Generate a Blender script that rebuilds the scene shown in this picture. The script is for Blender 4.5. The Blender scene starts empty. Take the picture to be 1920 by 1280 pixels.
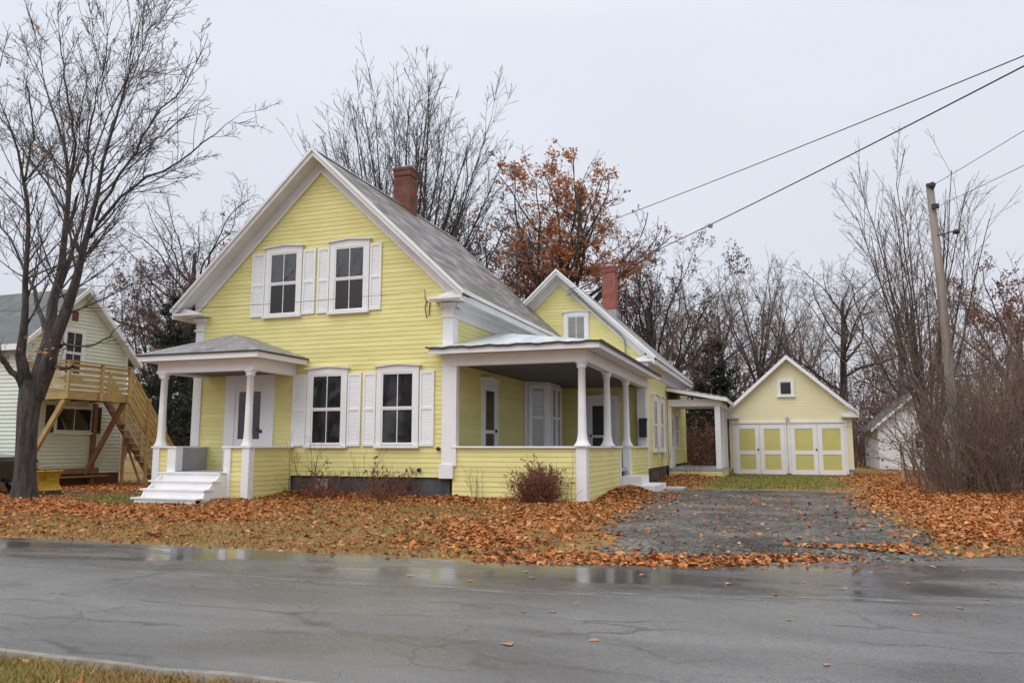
import bpy, math, random
import numpy as np
from mathutils import Vector

random.seed(7)
rng = np.random.default_rng(11)
R = math.radians
scene = bpy.context.scene
col = scene.collection

# ------------------------------------------------------------------ camera
cd = bpy.data.cameras.new("camera")
cam = bpy.data.objects.new("camera", cd)
col.objects.link(cam)
cd.sensor_width = 36.0
cd.lens = 1450.0 / 1920.0 * 36.0
cd.clip_start = 0.05
cd.clip_end = 1500
cam.location = (0, 0, 1.4)
cam.rotation_euler = (R(90) + math.atan(196.0 / 1450.0), 0, R(18.9))
scene.camera = cam

# ------------------------------------------------------------------ sky, sun, exposure
world = bpy.data.worlds.new("World")
scene.world = world
world.use_nodes = True
nt = world.node_tree
nt.nodes.clear()
sun_el, sun_az = R(52), R(-150)          # azimuth of the sun seen from the yard, from +Y towards +X
out = nt.nodes.new("ShaderNodeOutputWorld")
bg = nt.nodes.new("ShaderNodeBackground")
sky = nt.nodes.new("ShaderNodeTexSky")
sky.sky_type = 'NISHITA'
sky.sun_disc = False
sky.sun_elevation = sun_el
sky.sun_rotation = sun_az
sky.air_density = 1.5
sky.dust_density = 4.0
bgs = nt.nodes.new("ShaderNodeBackground")
bgs.inputs[1].default_value = 0.1
nt.links.new(sky.outputs[0], bgs.inputs[0])
tc = nt.nodes.new("ShaderNodeTexCoord")
sep = nt.nodes.new("ShaderNodeSeparateXYZ")
nt.links.new(tc.outputs["Generated"], sep.inputs[0])
ramp = nt.nodes.new("ShaderNodeValToRGB")       # cloud deck: brighter overhead, even all round
ramp.color_ramp.elements[0].position = 0.0
ramp.color_ramp.elements[0].color = (0.575, 0.598, 0.665, 1)
ramp.color_ramp.elements[1].position = 1.0
ramp.color_ramp.elements[1].color = (1.36, 1.38, 1.42, 1)
e = ramp.color_ramp.elements.new(0.5)
e.color = (0.70, 0.735, 0.81, 1)
nt.links.new(sep.outputs[2], ramp.inputs[0])
ns = nt.nodes.new("ShaderNodeTexNoise")
ns.inputs["Scale"].default_value = 1.6
ns.inputs["Detail"].default_value = 4
mpw = nt.nodes.new("ShaderNodeMapping")
mpw.inputs["Scale"].default_value = (1, 1, 3.2)
nt.links.new(tc.outputs["Generated"], mpw.inputs[0])
nt.links.new(mpw.outputs[0], ns.inputs["Vector"])
mr = nt.nodes.new("ShaderNodeMapRange")
mr.inputs[1].default_value = 0.3
mr.inputs[2].default_value = 0.7
mr.inputs[3].default_value = 0.965
mr.inputs[4].default_value = 1.035
nt.links.new(ns.outputs[0], mr.inputs[0])
vm = nt.nodes.new("ShaderNodeVectorMath")
vm.operation = 'SCALE'
nt.links.new(ramp.outputs[0], vm.inputs[0])
nt.links.new(mr.outputs[0], vm.inputs["Scale"])
nt.links.new(vm.outputs[0], bg.inputs[0])
bg.inputs[1].default_value = 1.0
mixs = nt.nodes.new("ShaderNodeMixShader")
mixs.inputs[0].default_value = 0.94
nt.links.new(bgs.outputs[0], mixs.inputs[1])
nt.links.new(bg.outputs[0], mixs.inputs[2])
nt.links.new(mixs.outputs[0], out.inputs[0])

sd = bpy.data.lights.new("sun", 'SUN')
sd.energy = 1.5
sd.angle = R(70)
sd.color = (1.0, 0.975, 0.94)
so = bpy.data.objects.new("sun", sd)
col.objects.link(so)
so.location = (0, -10, 40)
d = Vector((math.sin(sun_az) * math.cos(sun_el), math.cos(sun_az) * math.cos(sun_el), math.sin(sun_el)))
so.rotation_euler = d.to_track_quat('Z', 'Y').to_euler()

scene.view_settings.view_transform = 'Standard'
scene.view_settings.look = 'None'
scene.view_settings.exposure = 0.25
scene.view_settings.gamma = 1.0
scene.render.engine = 'CYCLES'
scene.cycles.use_denoising = True
scene.cycles.max_bounces = 6
scene.cycles.transparent_max_bounces = 16

# ------------------------------------------------------------------ materials
def mat(name, c1, c2=None, rough=0.6, scale=3.0, detail=6, spec=0.5, bump=0.0, bscale=40.0, stretch=(1, 1, 1),
        objrand=0.0, lo=0.35, hi=0.65, metallic=0.0, c3=None, dist=0.02):
    m = bpy.data.materials.new(name)
    m.use_nodes = True
    n, l = m.node_tree.nodes, m.node_tree.links
    p = n["Principled BSDF"]
    p.inputs["Roughness"].default_value = rough
    p.inputs["Specular IOR Level"].default_value = spec
    p.inputs["Metallic"].default_value = metallic
    g = n.new("ShaderNodeNewGeometry")
    mp = n.new("ShaderNodeMapping")
    mp.inputs["Scale"].default_value = stretch
    l.new(g.outputs["Position"], mp.inputs[0])
    cur = None
    if c2:
        t = n.new("ShaderNodeTexNoise")
        t.inputs["Scale"].default_value = scale
        t.inputs["Detail"].default_value = detail
        t.inputs["Roughness"].default_value = 0.65
        l.new(mp.outputs[0], t.inputs["Vector"])
        r = n.new("ShaderNodeValToRGB")
        r.color_ramp.elements[0].position = lo
        r.color_ramp.elements[1].position = hi
        r.color_ramp.elements[0].color = (*c1, 1)
        r.color_ramp.elements[1].color = (*c2, 1)
        if c3:
            ee = r.color_ramp.elements.new((lo + hi) / 2)
            ee.color = (*c3, 1)
        l.new(t.outputs["Fac"], r.inputs[0])
        cur = r.outputs[0]
    else:
        p.inputs["Base Color"].default_value = (*c1, 1)
    if objrand:
        oi = n.new("ShaderNodeObjectInfo")
        mr = n.new("ShaderNodeMapRange")
        mr.inputs[3].default_value = 1 - objrand
        mr.inputs[4].default_value = 1 + objrand
        l.new(oi.outputs["Random"], mr.inputs[0])
        v = n.new("ShaderNodeVectorMath")
        v.operation = 'SCALE'
        if cur:
            l.new(cur, v.inputs[0])
        else:
            v.inputs[0].default_value = c1
        l.new(mr.outputs[0], v.inputs["Scale"])
        cur = v.outputs[0]
    if cur:
        l.new(cur, p.inputs["Base Color"])
    if bump:
        t2 = n.new("ShaderNodeTexNoise")
        t2.inputs["Scale"].default_value = bscale
        t2.inputs["Detail"].default_value = 5
        l.new(mp.outputs[0], t2.inputs["Vector"])
        b = n.new("ShaderNodeBump")
        b.inputs["Strength"].default_value = bump
        b.inputs["Distance"].default_value = dist
        l.new(t2.outputs["Fac"], b.inputs["Height"])
        l.new(b.outputs[0], p.inputs["Normal"])
    return m

def leaf_mat(name, cols, rough=0.6, trans=0.15):
    """colour picked leaf by leaf"""
    m = bpy.data.materials.new(name)
    m.use_nodes = True
    n, l = m.node_tree.nodes, m.node_tree.links
    p = n["Principled BSDF"]
    p.inputs["Roughness"].default_value = rough
    p.inputs["Specular IOR Level"].default_value = 0.35
    g = n.new("ShaderNodeNewGeometry")
    r = n.new("ShaderNodeValToRGB")
    r.color_ramp.interpolation = 'LINEAR'
    k = len(cols)
    r.color_ramp.elements[0].color = (*cols[0], 1)
    r.color_ramp.elements[1].color = (*cols[-1], 1)
    for i in range(1, k - 1):
        ee = r.color_ramp.elements.new(i / (k - 1))
        ee.color = (*cols[i], 1)
    l.new(g.outputs["Random Per Island"], r.inputs[0])
    l.new(r.outputs[0], p.inputs["Base Color"])
    if trans:
        tr = n.new("ShaderNodeBsdfTranslucent")
        l.new(r.outputs[0], tr.inputs[0])
        mx = n.new("ShaderNodeMixShader")
        mx.inputs[0].default_value = trans
        l.new(p.outputs[0], mx.inputs[1])
        l.new(tr.outputs[0], mx.inputs[2])
        l.new(mx.outputs[0], n["Material Output"].inputs[0])
    return m

M = {}
M['yellow'] = mat('yellow_paint', (0.70, 0.635, 0.255), (0.80, 0.735, 0.32), 0.55, 1.1, detail=10, objrand=0.045, spec=0.3, bump=0.10, bscale=22, stretch=(1, 1, 4), lo=0.28, hi=0.62)
M['yellow_core'] = mat('yellow_wall', (0.62, 0.55, 0.19), (0.68, 0.61, 0.22), 0.6, 2)
M['white'] = mat('white_paint', (0.78, 0.78, 0.79), (0.84, 0.84, 0.845), 0.45, 2.0, spec=0.4, bump=0.03, bscale=25)
M['trim'] = mat('weathered_white_trim', (0.66, 0.66, 0.66), (0.80, 0.80, 0.80), 0.5, 1.1, spec=0.35, bump=0.05, bscale=25)
M['shutter'] = mat('white_shutter', (0.80, 0.81, 0.82), (0.84, 0.85, 0.86), 0.5, 2.5)
M['grey_floor'] = mat('grey_porch_paint', (0.34, 0.34, 0.36), (0.40, 0.40, 0.42), 0.4, 3)
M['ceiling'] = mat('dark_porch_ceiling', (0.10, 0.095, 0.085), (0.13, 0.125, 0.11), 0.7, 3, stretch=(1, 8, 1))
M['glass'] = mat('dark_window_glass', (0.012, 0.012, 0.015), (0.035, 0.034, 0.036), 0.03, 1.2, spec=0.5, bump=0.05, bscale=3)
M['glass_up'] = mat('reflecting_window_glass', (0.03, 0.03, 0.035), (0.05, 0.05, 0.055), 0.015, 1.2, spec=0.5, bump=0.05, bscale=3)
for k_, ior_ in (('glass', 1.62), ('glass_up', 1.95)):
    M[k_].node_tree.nodes["Principled BSDF"].inputs["IOR"].default_value = ior_
M['screen'] = mat('insect_screen', (0.018, 0.017, 0.018), (0.03, 0.028, 0.028), 0.35, 1.5, spec=0.5)
M['curtain'] = mat('glass_over_blinds', (0.22, 0.22, 0.21), (0.30, 0.30, 0.28), 0.08, 1.5, spec=1.0, stretch=(1, 1, 12))
M['found'] = mat('foundation_paint', (0.045, 0.047, 0.055), (0.10, 0.105, 0.115), 0.7, 1.8, bump=0.2, bscale=14)
M['shingle'] = None
M['black'] = mat('black_metal', (0.015, 0.015, 0.016), (0.025, 0.025, 0.026), 0.45, 5)
M['dark_edge'] = mat('dark_roof_edge', (0.018, 0.018, 0.02), (0.04, 0.04, 0.042), 0.6, 6)
M['concrete'] = mat('concrete', (0.34, 0.33, 0.32), (0.48, 0.47, 0.45), 0.8, 5, bump=0.2, bscale=60)
M['cream'] = mat('cream_paint', (0.76, 0.70, 0.43), (0.81, 0.75, 0.49), 0.55, 0.8, bump=0.03)
M['panel'] = mat('olive_yellow_panel', (0.54, 0.50, 0.16), (0.60, 0.555, 0.20), 0.5, 2)
M['mint'] = mat('mint_siding', (0.66, 0.70, 0.59), (0.73, 0.77, 0.66), 0.55, 0.8)
M['brick_found'] = mat('red_brick_base', (0.14, 0.05, 0.04), (0.20, 0.08, 0.06), 0.8, 8)
M['lumber'] = mat('treated_lumber', (0.40, 0.27, 0.10), (0.56, 0.40, 0.17), 0.65, 2.5, stretch=(1, 1, 3), objrand=0.12, bump=0.08)
M['lumber_dark'] = mat('brown_lumber', (0.22, 0.11, 0.05), (0.30, 0.16, 0.08), 0.7, 3, objrand=0.1)
M['galv'] = None
M['bark'] = mat('maple_bark', (0.03, 0.026, 0.023), (0.10, 0.086, 0.076), 0.85, 9, detail=10, bump=1.0, bscale=11, stretch=(1, 1, 0.16), dist=0.10, lo=0.38, hi=0.64)
M['twig'] = mat('bare_twigs', (0.055, 0.043, 0.038), (0.10, 0.08, 0.07), 0.8, 2)
M['twig_grey'] = mat('grey_twigs', (0.13, 0.115, 0.108), (0.20, 0.175, 0.165), 0.8, 0.7)
M['twig_brown'] = mat('brown_twigs', (0.11, 0.075, 0.055), (0.20, 0.14, 0.105), 0.85, 0.6)
M['twig_red'] = mat('reddish_dry_stems', (0.17, 0.065, 0.04), (0.26, 0.11, 0.065), 0.85, 3)
M['oak_leaf'] = leaf_mat('rust_oak_leaves', [(0.30, 0.11, 0.055), (0.50, 0.20, 0.085), (0.60, 0.29, 0.13), (0.38, 0.18, 0.10)], 0.6, 0.3)
M['brown_leaf'] = leaf_mat('brown_dead_leaves', [(0.09, 0.045, 0.035), (0.17, 0.085, 0.06), (0.12, 0.06, 0.05)])
M['ground_leaf'] = leaf_mat('fallen_leaves', [(0.10, 0.035, 0.014), (0.36, 0.105, 0.022), (0.50, 0.165, 0.035), (0.26, 0.08, 0.02), (0.58, 0.245, 0.065),
                                            (0.42, 0.125, 0.025), (0.17, 0.075, 0.03), (0.62, 0.35, 0.14), (0.45, 0.145, 0.03), (0.18, 0.05, 0.015)], 0.7, 0.1)
M['pale_leaf'] = leaf_mat('pale_fallen_leaves', [(0.48, 0.27, 0.13), (0.56, 0.30, 0.15), (0.40, 0.17, 0.08), (0.6, 0.36, 0.2)], 0.45, 0.05)
M['needle'] = leaf_mat('evergreen_needles', [(0.016, 0.026, 0.014), (0.035, 0.05, 0.024), (0.028, 0.036, 0.022)], 0.6, 0.05)
M['grass'] = leaf_mat('lawn_blades', [(0.24, 0.14, 0.05), (0.34, 0.21, 0.075), (0.19, 0.15, 0.04), (0.40, 0.26, 0.11)], 0.6, 0.2)
M['grass_green'] = leaf_mat('green_grass_blades', [(0.17, 0.20, 0.04), (0.25, 0.26, 0.065), (0.34, 0.28, 0.09), (0.20, 0.22, 0.05)], 0.6, 0.2)
M['car'] = mat('black_car_paint', (0.012, 0.012, 0.014), None, 0.15, spec=0.6)
M['tyre'] = mat('tyre_rubber', (0.018, 0.018, 0.018), (0.03, 0.03, 0.03), 0.8, 8)
M['chrome'] = mat('bright_metal', (0.6, 0.6, 0.62), None, 0.25, metallic=0.9)
M['plow'] = mat('worn_yellow_plow_paint', (0.62, 0.36, 0.03), (0.12, 0.05, 0.03), 0.5, 3.5, lo=0.5, hi=0.72)
M['pole'] = mat('weathered_pole_wood', (0.15, 0.125, 0.105), (0.28, 0.24, 0.205), 0.85, 4, stretch=(1, 1, 0.15), bump=0.3, bscale=30)
M['wire'] = mat('wire_black', (0.03, 0.03, 0.032), None, 0.5)
M['white_shed'] = mat('white_siding', (0.74, 0.75, 0.76), (0.8, 0.81, 0.82), 0.55, 0.7)
M['green_roof'] = mat('green_grey_roof', (0.07, 0.085, 0.08), (0.12, 0.135, 0.13), 0.7, 3)
M['fence_wood'] = mat('old_fence_wood', (0.06, 0.045, 0.035), (0.12, 0.09, 0.07), 0.85, 4)
M['pale_wood'] = mat('pale_stake_wood', (0.42, 0.28, 0.16), (0.55, 0.38, 0.24), 0.7, 6)
M['cloth_blue'] = mat('blue_white_cloth', (0.55, 0.58, 0.66), (0.05, 0.05, 0.22), 0.8, 9, lo=0.45, hi=0.55)
M['flash'] = mat('grey_flashing', (0.28, 0.28, 0.3), (0.4, 0.4, 0.42), 0.4, 4, metallic=0.3)

def roof_mat(name, c1, c2, moss, course=0.16, rough=0.45, moss_amt=0.62, c3=None):
    """weathered shingles: courses, tabs, streaks, moss patches"""
    m = mat(name, c1, c2, rough, 1.5, detail=10, lo=0.38, hi=0.62, stretch=(1.7, 0.6, 1.7), c3=c3)
    n, l = m.node_tree.nodes, m.node_tree.links
    p = n["Principled BSDF"]
    src = p.inputs["Base Color"].links[0].from_socket
    tc = n.new("ShaderNodeTexCoord")
    br = n.new("ShaderNodeTexBrick")
    br.inputs["Scale"].default_value = 1.0
    br.inputs["Brick Width"].default_value = course * 1.6
    br.inputs["Row Height"].default_value = course
    br.inputs["Mortar Size"].default_value = 0.006
    br.inputs["Color1"].default_value = (1.0, 1.0, 1.0, 1)
    br.inputs["Color2"].default_value = (0.6, 0.57, 0.6, 1)
    br.inputs["Mortar"].default_value = (0.4, 0.4, 0.4, 1)
    l.new(tc.outputs["UV"], br.inputs["Vector"])
    mx = n.new("ShaderNodeMix")
    mx.data_type = 'RGBA'
    mx.blend_type = 'MULTIPLY'
    mx.inputs[0].default_value = 0.85
    l.new(src, mx.inputs[6])
    l.new(br.outputs[0], mx.inputs[7])
    nz = n.new("ShaderNodeTexNoise")
    nz.inputs["Scale"].default_value = 0.8
    nz.inputs["Detail"].default_value = 8
    g = n.new("ShaderNodeNewGeometry")
    l.new(g.outputs["Position"], nz.inputs["Vector"])
    rp = n.new("ShaderNodeValToRGB")
    rp.color_ramp.elements[0].position = moss_amt - 0.06
    rp.color_ramp.elements[1].position = moss_amt + 0.08
    l.new(nz.outputs[0], rp.inputs[0])
    m2 = n.new("ShaderNodeMix")
    m2.data_type = 'RGBA'
    l.new(rp.outputs[0], m2.inputs[0])
    l.new(mx.outputs[2], m2.inputs[6])
    m2.inputs[7].default_value = (*moss, 1)
    l.new(m2.outputs[2], p.inputs["Base Color"])
    b = n.new("ShaderNodeBump")
    b.inputs["Strength"].default_value = 0.5
    b.inputs["Distance"].default_value = 0.02
    l.new(br.outputs["Fac"], b.inputs["Height"])
    b.invert = True
    l.new(b.outputs[0], p.inputs["Normal"])
    return m

M['shingle'] = roof_mat('old_slate_shingles', (0.085, 0.075, 0.072), (0.37, 0.34, 0.33), (0.11, 0.12, 0.06), 0.2, 0.5, 0.585, (0.225, 0.185, 0.18))
M['asphalt_sh'] = roof_mat('grey_asphalt_shingles', (0.27, 0.27, 0.28), (0.36, 0.355, 0.36), (0.05, 0.055, 0.045), 0.14, 0.5, 0.68)
M['galv'] = mat('pale_metal_roof', (0.42, 0.46, 0.46), (0.66, 0.69, 0.71), 0.38, 1.5, spec=0.6, stretch=(2.5, 0.6, 1), bump=0.06, bscale=6)

def brick_mat(name, a, b_, mortar):
    m = bpy.data.materials.new(name)
    m.use_nodes = True
    n, l = m.node_tree.nodes, m.node_tree.links
    p = n["Principled BSDF"]
    p.inputs["Roughness"].default_value = 0.85
    tc = n.new("ShaderNodeTexCoord")
    sp = n.new("ShaderNodeSeparateXYZ")
    l.new(tc.outputs["Object"], sp.inputs[0])
    ad = n.new("ShaderNodeMath")
    l.new(sp.outputs[0], ad.inputs[0])
    l.new(sp.outputs[1], ad.inputs[1])
    cb = n.new("ShaderNodeCombineXYZ")
    l.new(ad.outputs[0], cb.inputs[0])
    l.new(sp.outputs[2], cb.inputs[1])
    br = n.new("ShaderNodeTexBrick")
    br.inputs["Scale"].default_value = 1.0
    br.inputs["Brick Width"].default_value = 0.215
    br.inputs["Row Height"].default_value = 0.075
    br.inputs["Mortar Size"].default_value = 0.009
    br.inputs["Color1"].default_value = (*a, 1)
    br.inputs["Color2"].default_value = (*b_, 1)
    br.inputs["Mortar"].default_value = (*mortar, 1)
    l.new(cb.outputs[0], br.inputs["Vector"])
    nz = n.new("ShaderNodeTexNoise")
    nz.inputs["Scale"].default_value = 3
    nz.inputs["Detail"].default_value = 6
    l.new(tc.outputs["Object"], nz.inputs["Vector"])
    mr = n.new("ShaderNodeMapRange")
    mr.inputs[1].default_value = 0.3
    mr.inputs[2].default_value = 0.7
    mr.inputs[3].default_value = 0.7
    mr.inputs[4].default_value = 1.2
    l.new(nz.outputs[0], mr.inputs[0])
    v = n.new("ShaderNodeVectorMath")
    v.operation = 'SCALE'
    l.new(br.outputs[0], v.inputs[0])
    l.new(mr.outputs[0], v.inputs["Scale"])
    l.new(v.outputs[0], p.inputs["Base Color"])
    b = n.new("ShaderNodeBump")
    b.invert = True
    b.inputs["Strength"].default_value = 0.6
    b.inputs["Distance"].default_value = 0.01
    l.new(br.outputs["Fac"], b.inputs["Height"])
    l.new(b.outputs[0], p.inputs["Normal"])
    return m

M['brick_old'] = brick_mat('old_dark_brick', (0.14, 0.042, 0.028), (0.21, 0.066, 0.042), (0.13, 0.08, 0.065))
M['brick_red'] = brick_mat('red_brick', (0.27, 0.05, 0.032), (0.36, 0.075, 0.045), (0.32, 0.22, 0.19))

# ------------------------------------------------------------------ mesh helpers
class MB:
    def __init__(s):
        s.V, s.F, s.uv = [], [], None
    def hexa(s, p):
        k = len(s.V)
        s.V += [tuple(q) for q in p]
        s.F += [(k, k+3, k+2, k+1), (k+4, k+5, k+6, k+7), (k, k+1, k+5, k+4), (k+1, k+2, k+6, k+5), (k+2, k+3, k+7, k+6), (k+3, k, k+4, k+7)]
        return s
    def box(s, x0, x1, y0, y1, z0, z1):
        return s.hexa([(x0, y0, z0), (x1, y0, z0), (x1, y1, z0), (x0, y1, z0), (x0, y0, z1), (x1, y0, z1), (x1, y1, z1), (x0, y1, z1)])
    def extrude(s, poly, vec):
        k, n = len(s.V), len(poly)
        s.V += [tuple(q) for q in poly] + [(q[0]+vec[0], q[1]+vec[1], q[2]+vec[2]) for q in poly]
        s.F += [tuple(range(k+n-1, k-1, -1)), tuple(range(k+n, k+2*n))]
        for i in range(n):
            j = (i+1) % n
            s.F.append((k+i, k+j, k+n+j, k+n+i))
        return s
    def beam(s, a, b, w, h, upv=(0, 0, 1)):
        a, b = Vector(a), Vector(b)
        t = (b-a).normalized()
        u = t.cross(Vector(upv))
        if u.length < 1e-4:
            u = t.cross(Vector((1, 0, 0)))
        u.normalize()
        v = u.cross(t)
        u, v = u*w/2, v*h/2
        return s.hexa([a-u-v, a+u-v, a+u+v, a-u+v, b-u-v, b+u-v, b+u+v, b-u+v])
    def tube(s, pts, r, n=8, cap=True):
        pts = [Vector(p) for p in pts]
        rr = r if isinstance(r, (list, tuple)) else [r]*len(pts)
        k = len(s.V)
        for i, p in enumerate(pts):
            t = (pts[min(i+1, len(pts)-1)] - pts[max(i-1, 0)]).normalized()
            ref = Vector((0, 0, 1)) if abs(t.z) < 0.9 else Vector((1, 0, 0))
            u = t.cross(ref).normalized()
            v = t.cross(u)
            for j in range(n):
                a = 2*math.pi*j/n
                q = p + (u*math.cos(a) + v*math.sin(a))*rr[i]
                s.V.append(tuple(q))
        for i in range(len(pts)-1):
            for j in range(n):
                j2 = (j+1) % n
                s.F.append((k+i*n+j, k+i*n+j2, k+(i+1)*n+j2, k+(i+1)*n+j))
        if cap:
            s.F.append(tuple(k+j for j in range(n)))
            s.F.append(tuple(k+(len(pts)-1)*n+j for j in range(n)))
        return s
    def lathe(s, cx, cy, prof, n=16, sq=0.0):
        k = len(s.V)
        for r, z in prof:
            for j in range(n):
                a = 2*math.pi*(j+0.5)/n
                c, q = math.cos(a), math.sin(a)
                f = 1.0 + sq*(1.0/max(abs(c), abs(q)) - 1.0)
                s.V.append((cx+r*c*f, cy+r*q*f, z))
        for i in range(len(prof)-1):
            for j in range(n):
                j2 = (j+1) % n
                s.F.append((k+i*n+j, k+i*n+j2, k+(i+1)*n+j2, k+(i+1)*n+j))
        s.F.append(tuple(k+j for j in range(n)))
        s.F.append(tuple(k+(len(prof)-1)*n+j for j in range(n)))
        return s
    def mesh(s, name, m, smooth=False):
        me = bpy.data.meshes.new(name)
        me.from_pydata(s.V, [], s.F)
        if m:
            me.materials.append(m)
        if smooth:
            me.polygons.foreach_set("use_smooth", [True]*len(me.polygons))
        me.update()
        return me
    def build(s, name, m, parent=None, loc=(0, 0, 0), rz=0.0, smooth=False, kind=None):
        return place(name, s.mesh(name, m, smooth), parent, loc, rz, kind)

def place(name, me, parent=None, loc=(0, 0, 0), rz=0.0, kind=None):
    """loc: world for top-level objects and for parts of a thing; local for sub-parts"""
    o = bpy.data.objects.new(name, me)
    col.objects.link(o)
    loc = Vector(loc)
    if parent is not None:
        o.parent = parent
        if parent.parent is None:
            loc = loc - parent.location
    o.location = loc
    o.rotation_euler = (0, 0, rz)
    if kind:
        o["kind"] = kind
    return o

def tag(o, label=None, cat=None, group=None, kind=None):
    if label: o["label"] = label
    if cat: o["category"] = cat
    if group: o["group"] = group
    if kind: o["kind"] = kind
    return o

def thing(name, label, cat, loc, group=None, rz=0.0):
    o = bpy.data.objects.new(name, None)
    col.objects.link(o)
    o.location = loc
    o.rotation_euler = (0, 0, rz)
    o.empty_display_size = 0.3
    return tag(o, label, cat, group)

def copy_tree(o, parent=None):
    c = o.copy()
    col.objects.link(c)
    c.parent = parent
    for ch in list(o.children):
        copy_tree(ch, c)
    return c

def mesh_np(name, V, F, m, smooth=False, mats=None, midx=None):
    V = np.ascontiguousarray(V, dtype=np.float32)
    F = np.ascontiguousarray(F, dtype=np.int32)
    me = bpy.data.meshes.new(name)
    nf, k = F.shape
    me.vertices.add(len(V))
    me.vertices.foreach_set("co", V.ravel())
    me.loops.add(nf*k)
    me.loops.foreach_set("vertex_index", F.ravel())
    me.polygons.add(nf)
    me.polygons.foreach_set("loop_start", np.arange(0, nf*k, k, dtype=np.int32))
    me.polygons.foreach_set("loop_total", np.full(nf, k, dtype=np.int32))
    if smooth:
        me.polygons.foreach_set("use_smooth", np.ones(nf, dtype=bool))
    me.materials.append(m)
    me.update(calc_edges=True)
    me.validate()
    return me

# ------------------------------------------------------------------ terrain
def bump2(x, y, cx, cy, sx, sy, h):
    return h*np.exp(-((x-cx)/sx)**2 - ((y-cy)/sy)**2)

def edge_y(x):
    """far edge of the street: straight past the house, opening out towards the right"""
    return np.interp(x, [-400, -3, -1, 0, 1, 3, 6, 10, 400], [9.95, 9.98, 10.45, 11.0, 11.65, 12.95, 14.6, 15.6, 15.6])

def ground_z(x, y):
    x = np.asarray(x, float)
    y = np.asarray(y, float)
    e = edge_y(x)
    t = np.clip((y-e)/2.6, 0, 1)
    z = -0.15 + 0.15*t*t*(3-2*t)
    tn = np.clip((4.5-y)/0.6, 0, 1)
    z = np.where(y < 4.6, -0.15 + 0.07*tn, z)
    yard = np.clip((y-e-0.8)/3, 0, 1)
    z = z + yard*(0.025*np.sin(x*0.9+0.4*y)*np.sin(y*0.7-0.3*x) + 0.018*np.sin(2.3*x+1.1)*np.sin(1.9*y))
    z = z + bump2(x, y, -10.9, 18.75, 2.0, 0.55, 0.10)
    z = z + bump2(x, y, -12.9, 18.6, 0.9, 0.8, 0.13)
    z = z + bump2(x, y, -8.0, 18.5, 0.7, 0.45, 0.13)
    z = z + bump2(x, y, -6.0, 18.7, 0.9, 0.4, 0.06)
    z = z + bump2(x, y, -4.1, 22.2, 0.55, 1.5, 0.22)
    z = z + bump2(x, y, -13.5, 16.7, 0.9, 0.4, 0.06)
    z = z + bump2(x, y, -3.6, 32.6, 1.3, 1.8, 0.22)
    z = z + bump2(x, y, -15.2, 15.9, 1.6, 0.9, -0.10)
    z = z + bump2(x, y, -19.2, 15.75, 0.9, 0.9, 0.05)
    z = z + bump2(x, y, 6.0, 26, 3.2, 3.0, 0.12)
    drive = np.clip(1-np.abs((x+0.7)/2.8)**6, 0, 1)*np.clip((y-10.5)/1.5, 0, 1)*np.clip((26.5-y)/1.5, 0, 1)
    z = z*(1-drive) + drive*(-0.02)*(y > 12) + drive*(y <= 12)*z*0.9
    return z

def grid_sheet(name, xs, ys, zf, m):
    X, Y = np.meshgrid(xs, ys)
    Z = zf(X, Y)
    V = np.stack([X, Y, Z], -1).reshape(-1, 3)
    nx, ny = len(xs), len(ys)
    i = np.arange(nx-1)[None, :] + np.arange(ny-1)[:, None]*nx
    F = np.stack([i, i+1, i+nx+1, i+nx], -1).reshape(-1, 4)
    return mesh_np(name, V, F, m, True)

def ground_material():
    m = bpy.data.materials.new("lawn_soil")
    m.use_nodes = True
    n, l = m.node_tree.nodes, m.node_tree.links
    p = n["Principled BSDF"]
    p.inputs["Roughness"].default_value = 0.9
    p.inputs["Specular IOR Level"].default_value = 0.2
    g = n.new("ShaderNodeNewGeometry")
    def noise(s, dt=6):
        t = n.new("ShaderNodeTexNoise")
        t.inputs["Scale"].default_value = s
        t.inputs["Detail"].default_value = dt
        l.new(g.outputs["Position"], t.inputs["Vector"])
        return t
    def ramp(sock, stops):
        r = n.new("ShaderNodeValToRGB")
        r.color_ramp.elements[0].position, r.color_ramp.elements[0].color = stops[0][0], (*stops[0][1], 1)
        r.color_ramp.elements[1].position, r.color_ramp.elements[1].color = stops[-1][0], (*stops[-1][1], 1)
        for a, c in stops[1:-1]:
            ee = r.color_ramp.elements.new(a)
            ee.color = (*c, 1)
        l.new(sock, r.inputs[0])
        return r
    a = ramp(noise(0.7).outputs[0], [(0.3, (0.20, 0.115, 0.045)), (0.5, (0.29, 0.18, 0.07)), (0.62, (0.25, 0.17, 0.06)), (0.75, (0.17, 0.145, 0.04))])
    b = ramp(noise(30, 4).outputs[0], [(0.3, (0.55, 0.55, 0.55)), (0.7, (1.3, 1.3, 1.3))])
    mx = n.new("ShaderNodeMix")
    mx.data_type = 'RGBA'
    mx.blend_type = 'MULTIPLY'
    mx.inputs[0].default_value = 1
    l.new(a.outputs[0], mx.inputs[6])
    l.new(b.outputs[0], mx.inputs[7])
    l.new(mx.outputs[2], p.inputs["Base Color"])
    bp = n.new("ShaderNodeBump")
    bp.inputs["Strength"].default_value = 0.8
    bp.inputs["Distance"].default_value = 0.03
    l.new(noise(45, 4).outputs[0], bp.inputs["Height"])
    l.new(bp.outputs[0], p.inputs["Normal"])
    return m

xs = np.unique(np.concatenate([np.linspace(-420, -40, 30), np.linspace(-40, 14, 217), np.linspace(14, 420, 30)]))
ys = np.unique(np.concatenate([np.linspace(-60, 2, 16), np.linspace(2, 42, 161), np.linspace(42, 700, 40)]))
ground = place("ground", grid_sheet("ground", xs, ys, ground_z, ground_material()))
tag(ground, "tan and brown autumn lawn around the yellow house", kind="structure")

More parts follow.
